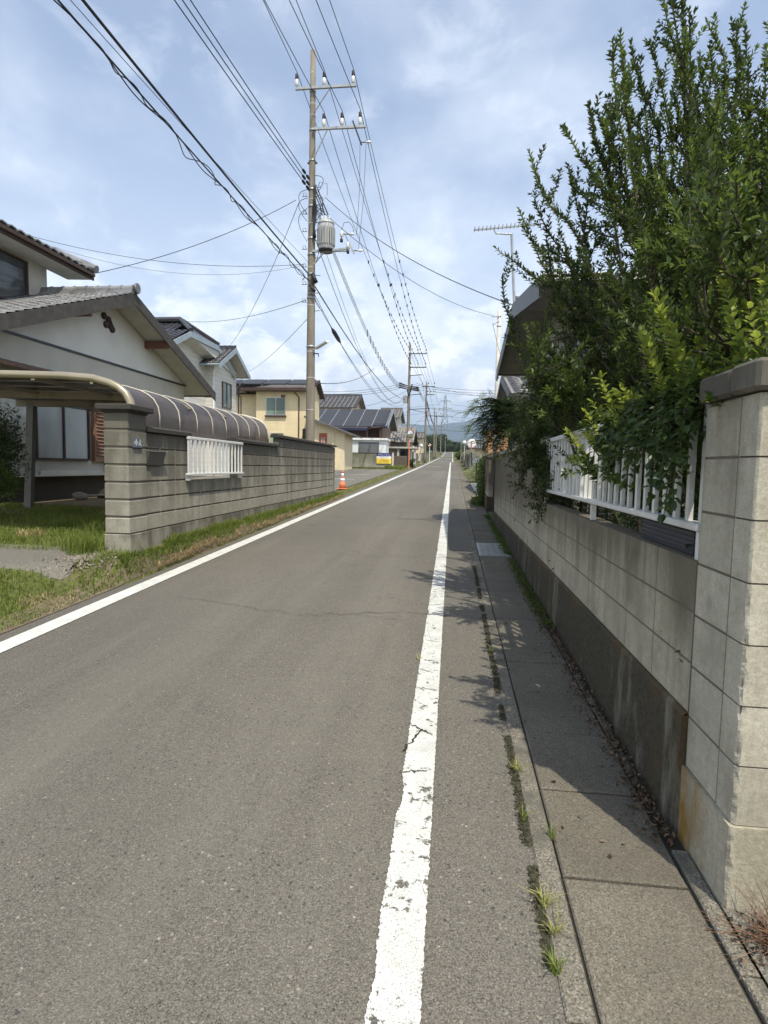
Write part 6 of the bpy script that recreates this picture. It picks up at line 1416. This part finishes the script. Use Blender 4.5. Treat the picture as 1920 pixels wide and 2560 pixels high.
for _ in range(95000):
    y = rr.uniform(4.0, 11.2); x = rr.uniform(-9.5,-3.5)
    dens = mn.noise(Vector((x*1.1,y*1.1,3)))*.5+.5
    if y < 6.2:
        if y > 5.42+.12*mn.noise(Vector((x*2,0,0))) and x < -3.85: continue
        if x > -3.56-.05*mn.noise(Vector((y*3,1,0))): continue
    elif x > -4.0 and y > 6.5: continue
    elif x > -3.75 and y <= 6.5: pass
    if x < -6.1 and y > 10.4: continue
    if y > 5.4 and rr.random() > .35+.65*dens: continue
    h = rr.uniform(.03,.10)*(1+.8*mn.noise(Vector((x*1.5,y*1.5,7)))); c_ = dm if (mn.noise(Vector((x*1.7,y*1.7,9))) > .28 and rr.random() < .6) else gm
    blade(c_, Vector((x,y,gz(x,y)-.005)), max(.03,h), .009, rr.uniform(.3,1.0), rr)
for cx_g, cy_g, n_, hh in ((-4.15,6.15,260,.32),(-4.35,6.35,160,.40),(-3.85,6.4,300,.22),(-3.80,6.0,160,.12),(-4.9,7.6,120,.3),(-5.8,8.2,120,.25),(-3.75,5.72,160,.10)):
    for _ in range(n_): a = rr.random()*6.28; r_ = rr.random()*.22; x, y = cx_g+r_*math.cos(a), cy_g+r_*math.sin(a); blade(gm, Vector((x,y,gz(x,y))), hh*rr.uniform(.4,1), .008, rr.uniform(.2,.8), rr)
for _ in range(2600):
    y = rr.uniform(18.8,48.5); x = -4.0+rr.random()*.32
    blade(dm if rr.random() < .55 else gm, Vector((x,y,g(y)+.02)), rr.uniform(.03,.09), .014, .8, rr)
for _ in range(1500): x = rr.uniform(-10,-4.6); y = 48.8-rr.random()*.5; 
for _ in range(1800): x = rr.uniform(-8.6,-3.9); y = 48.7-rr.random()*.6-(.8*rr.random() if x > -5.2 else 0); blade(gm, Vector((x,y,g(y)+.02)), rr.uniform(.1,.35)*(1.3 if x > -5.6 else .6), .03, .5, rr)
tag(build('grass', gm, GRASS_M), 'green roadside grass and lawn on the left verge', 'grass', kind='stuff')
tag(build('dry_grass', dm, DRY_M), 'dry straw-coloured grass fringe along the left road edge', 'dry grass', kind='stuff')
# gravel spill by the driveway
mb = MB()
for _ in range(1300):
    x = rr.gauss(-3.98,.13); y = rr.gauss(6.0,.2); s = rr.uniform(.003,.010); c_ = Vector((x,y,gz(x,y)+.02)); mb.obox(c_, rvec(rr)*s, rvec(rr)*s, rvec(rr)*s)
tag(build('gravel', mb, flat('gravel_stone', (.24,.21,.165), .85, var=.4, sc=30)), 'loose gravel and grit at the driveway mouth', 'gravel', kind='stuff')
# moss and litter along the right wall foot
mb, lb = MB(), MB()
for _ in range(9000):
    y = 5.0+9.0*rr.random(); 
    if mn.noise(Vector((y*1.6,2,0))) < -.28: continue
    x = .905-abs(rr.gauss(0,.045))-(.03 if rr.random() < .3 else 0); leaf4(mb, Vector((x,y,g(y)+rr.random()*.03)), (rvec(rr)+Vector((0,0,.5))).normalized(), Vector((0,0,1)), rr.uniform(.012,.04), .014)
tag(build('moss_weeds', mb, LEAF_M), 'low green moss and weeds along the foot of the right wall', 'weeds', kind='stuff')
for _ in range(2600):
    y = 2.25+5.5*rr.random()**1.1; x = .90-abs(rr.gauss(0,.055)); s = rr.uniform(.008,.028)
    leaf4(lb, Vector((x,y,g(y)+.012+rr.random()*.02)), rvec(rr), Vector((0,0,1))+rvec(rr)*.5, s, s*.7)
for _ in range(60): y = rr.uniform(2.1,6.5); x = rr.uniform(.3,.85); s = rr.uniform(.008,.03); leaf4(lb, Vector((x,y,g(y)+.022)), rvec(rr), Vector((0,0,1)), s, s*.6)
tag(build('leaf_litter', lb, LITTER_M), 'brown leaf litter gathered against the right wall footing', 'leaf litter', kind='stuff')
for i, (x, y, l_, m_, k) in enumerate(((.345,2.70,'yellowish weed tuft in the kerb joint just past the wall shadow edge',YWEED_M,30),(.335,2.32,'small green weed sprig in the kerb joint beside the sunny slab corner',GRASS_M,14),(.428,2.22,'flat green weed in the slab joint right of the small sprig',GRASS_M,12),(.345,1.87,'largest straw-yellow weed tuft in the kerb gutter',YWEED_M,34),(.355,1.76,'spreading yellow-green weed just nearer than the largest tuft',YWEED_M,26),(.34,1.62,'green weed tuft nearest the bottom edge in the kerb gutter',GRASS_M,22),(-.20,4.1,'tiny yellow weed at the left edge of the worn white line',YWEED_M,10),(.335,4.35,'small dull weed in the kerb joint under the tree shade',YWEED_M,14))):
    mb = MB()
    for _ in range(k): a = rr.random()*6.28; h = rr.uniform(.02,.07); p = Vector((x+rr.uniform(-.012,.012), y+rr.uniform(-.015,.015), g(y)+.006)); blade(mb, p, h, .0045, rr.uniform(.4,1.6), rr)
    single('weed_tuft', mb, m_, l_, 'weed', 'weeds in the kerb joints')
# moss in kerb joint
mb = MB()
for _ in range(9000):
    y = 1.2+6.5*rr.random()**1.2; n_ = mn.noise(Vector((y*3,4,0)))
    x = .333+rr.gauss(0,.011)
    if n_ < -.15: continue
    s = rr.uniform(.0015,.0055); mb.obox(Vector((x,y,g(y)+.003)), rvec(rr)*s, rvec(rr)*s, rvec(rr)*s)
tag(build('kerb_silt', mb, flat('dark_moss', (.055,.052,.03), .95, var=.5, sc=60)), 'dark moss and silt filling the joint between road and kerb', 'moss', kind='stuff')
db = thing('dead_weed', 'brown dried bushy weed at the foot of the sunlit pier', 'dead weed', (1.06, 1.80, .05)); mb, l2 = MB(), MB()
for _ in range(260):
    p0 = Vector((1.06+rr.gauss(0,.03),1.80+rr.gauss(0,.02),.05)); d = (rvec(rr)*Vector((1,.8,1))+Vector((-.5,-.35,.35))).normalized() if rr.random() < .6 else (rvec(rr)+Vector((0,0,.9))).normalized()
    L_ = rr.uniform(.07,.24); mid = p0+d*L_*.5+rvec(rr)*.015; e = mid+d*L_*.5+Vector((0,0,-.03)); e.z = max(e.z,.055); mb.tube([p0,mid,e], [.0017,.0012,.0006], 4, cap=False)
for _ in range(320): s = rr.uniform(.008,.028); p = Vector((1.03+rr.gauss(0,.07),1.78+rr.gauss(0,.06),.055+rr.random()*.03)); leaf4(l2, p, rvec(rr), Vector((0,0,1))+rvec(rr), s, s*.6)
build('twigs', mb, flat('dead_twig', (.17,.095,.055), .9, var=.3, sc=30), db); build('dry_leaves', l2, LITTER_M, db)
cr_ = thing('plastic_crate', 'dark plastic crate tucked under the right railing near the pier', 'crate', (1.06, 2.8, 1.17)); mb = MB()
for k in range(5): mb.box(.975,1.15,2.45,3.1,1.165+k*.02,1.175+k*.02)
mb.box(.98,1.145,2.455,3.095,1.16,1.25); build('body', mb, flat('dark_blue_plastic', (.03,.035,.05), .5), cr_)

# ------------------------------------------------------------------ air
hz = MB().box(-9400, 9400, -230, 10600, -12, 900); HZ = tag(build('haze', hz, None if False else WIRE_M), kind='stuff')
hm_ = bpy.data.materials.new('haze'); hm_.use_nodes = True; nt = hm_.node_tree; nt.nodes.clear(); oo = nt.nodes.new('ShaderNodeOutputMaterial'); pv = nt.nodes.new('ShaderNodeVolumePrincipled')
pv.inputs['Color'].default_value = (.60,.76,1.0,1); pv.inputs['Density'].default_value = .00017; pv.inputs['Anisotropy'].default_value = .2
nt.links.new(pv.outputs[0], oo.inputs['Volume']); HZ.data.materials.clear(); HZ.data.materials.append(hm_)
scene.cycles.max_bounces = 6; scene.cycles.diffuse_bounces = 3; scene.cycles.glossy_bounces = 3; scene.cycles.transmission_bounces = 4; scene.cycles.transparent_max_bounces = 8; scene.cycles.volume_bounces = 0
print('faces', sum(len(o.data.polygons) for o in bpy.data.objects if o.type == 'MESH'), 'tree', ntree)
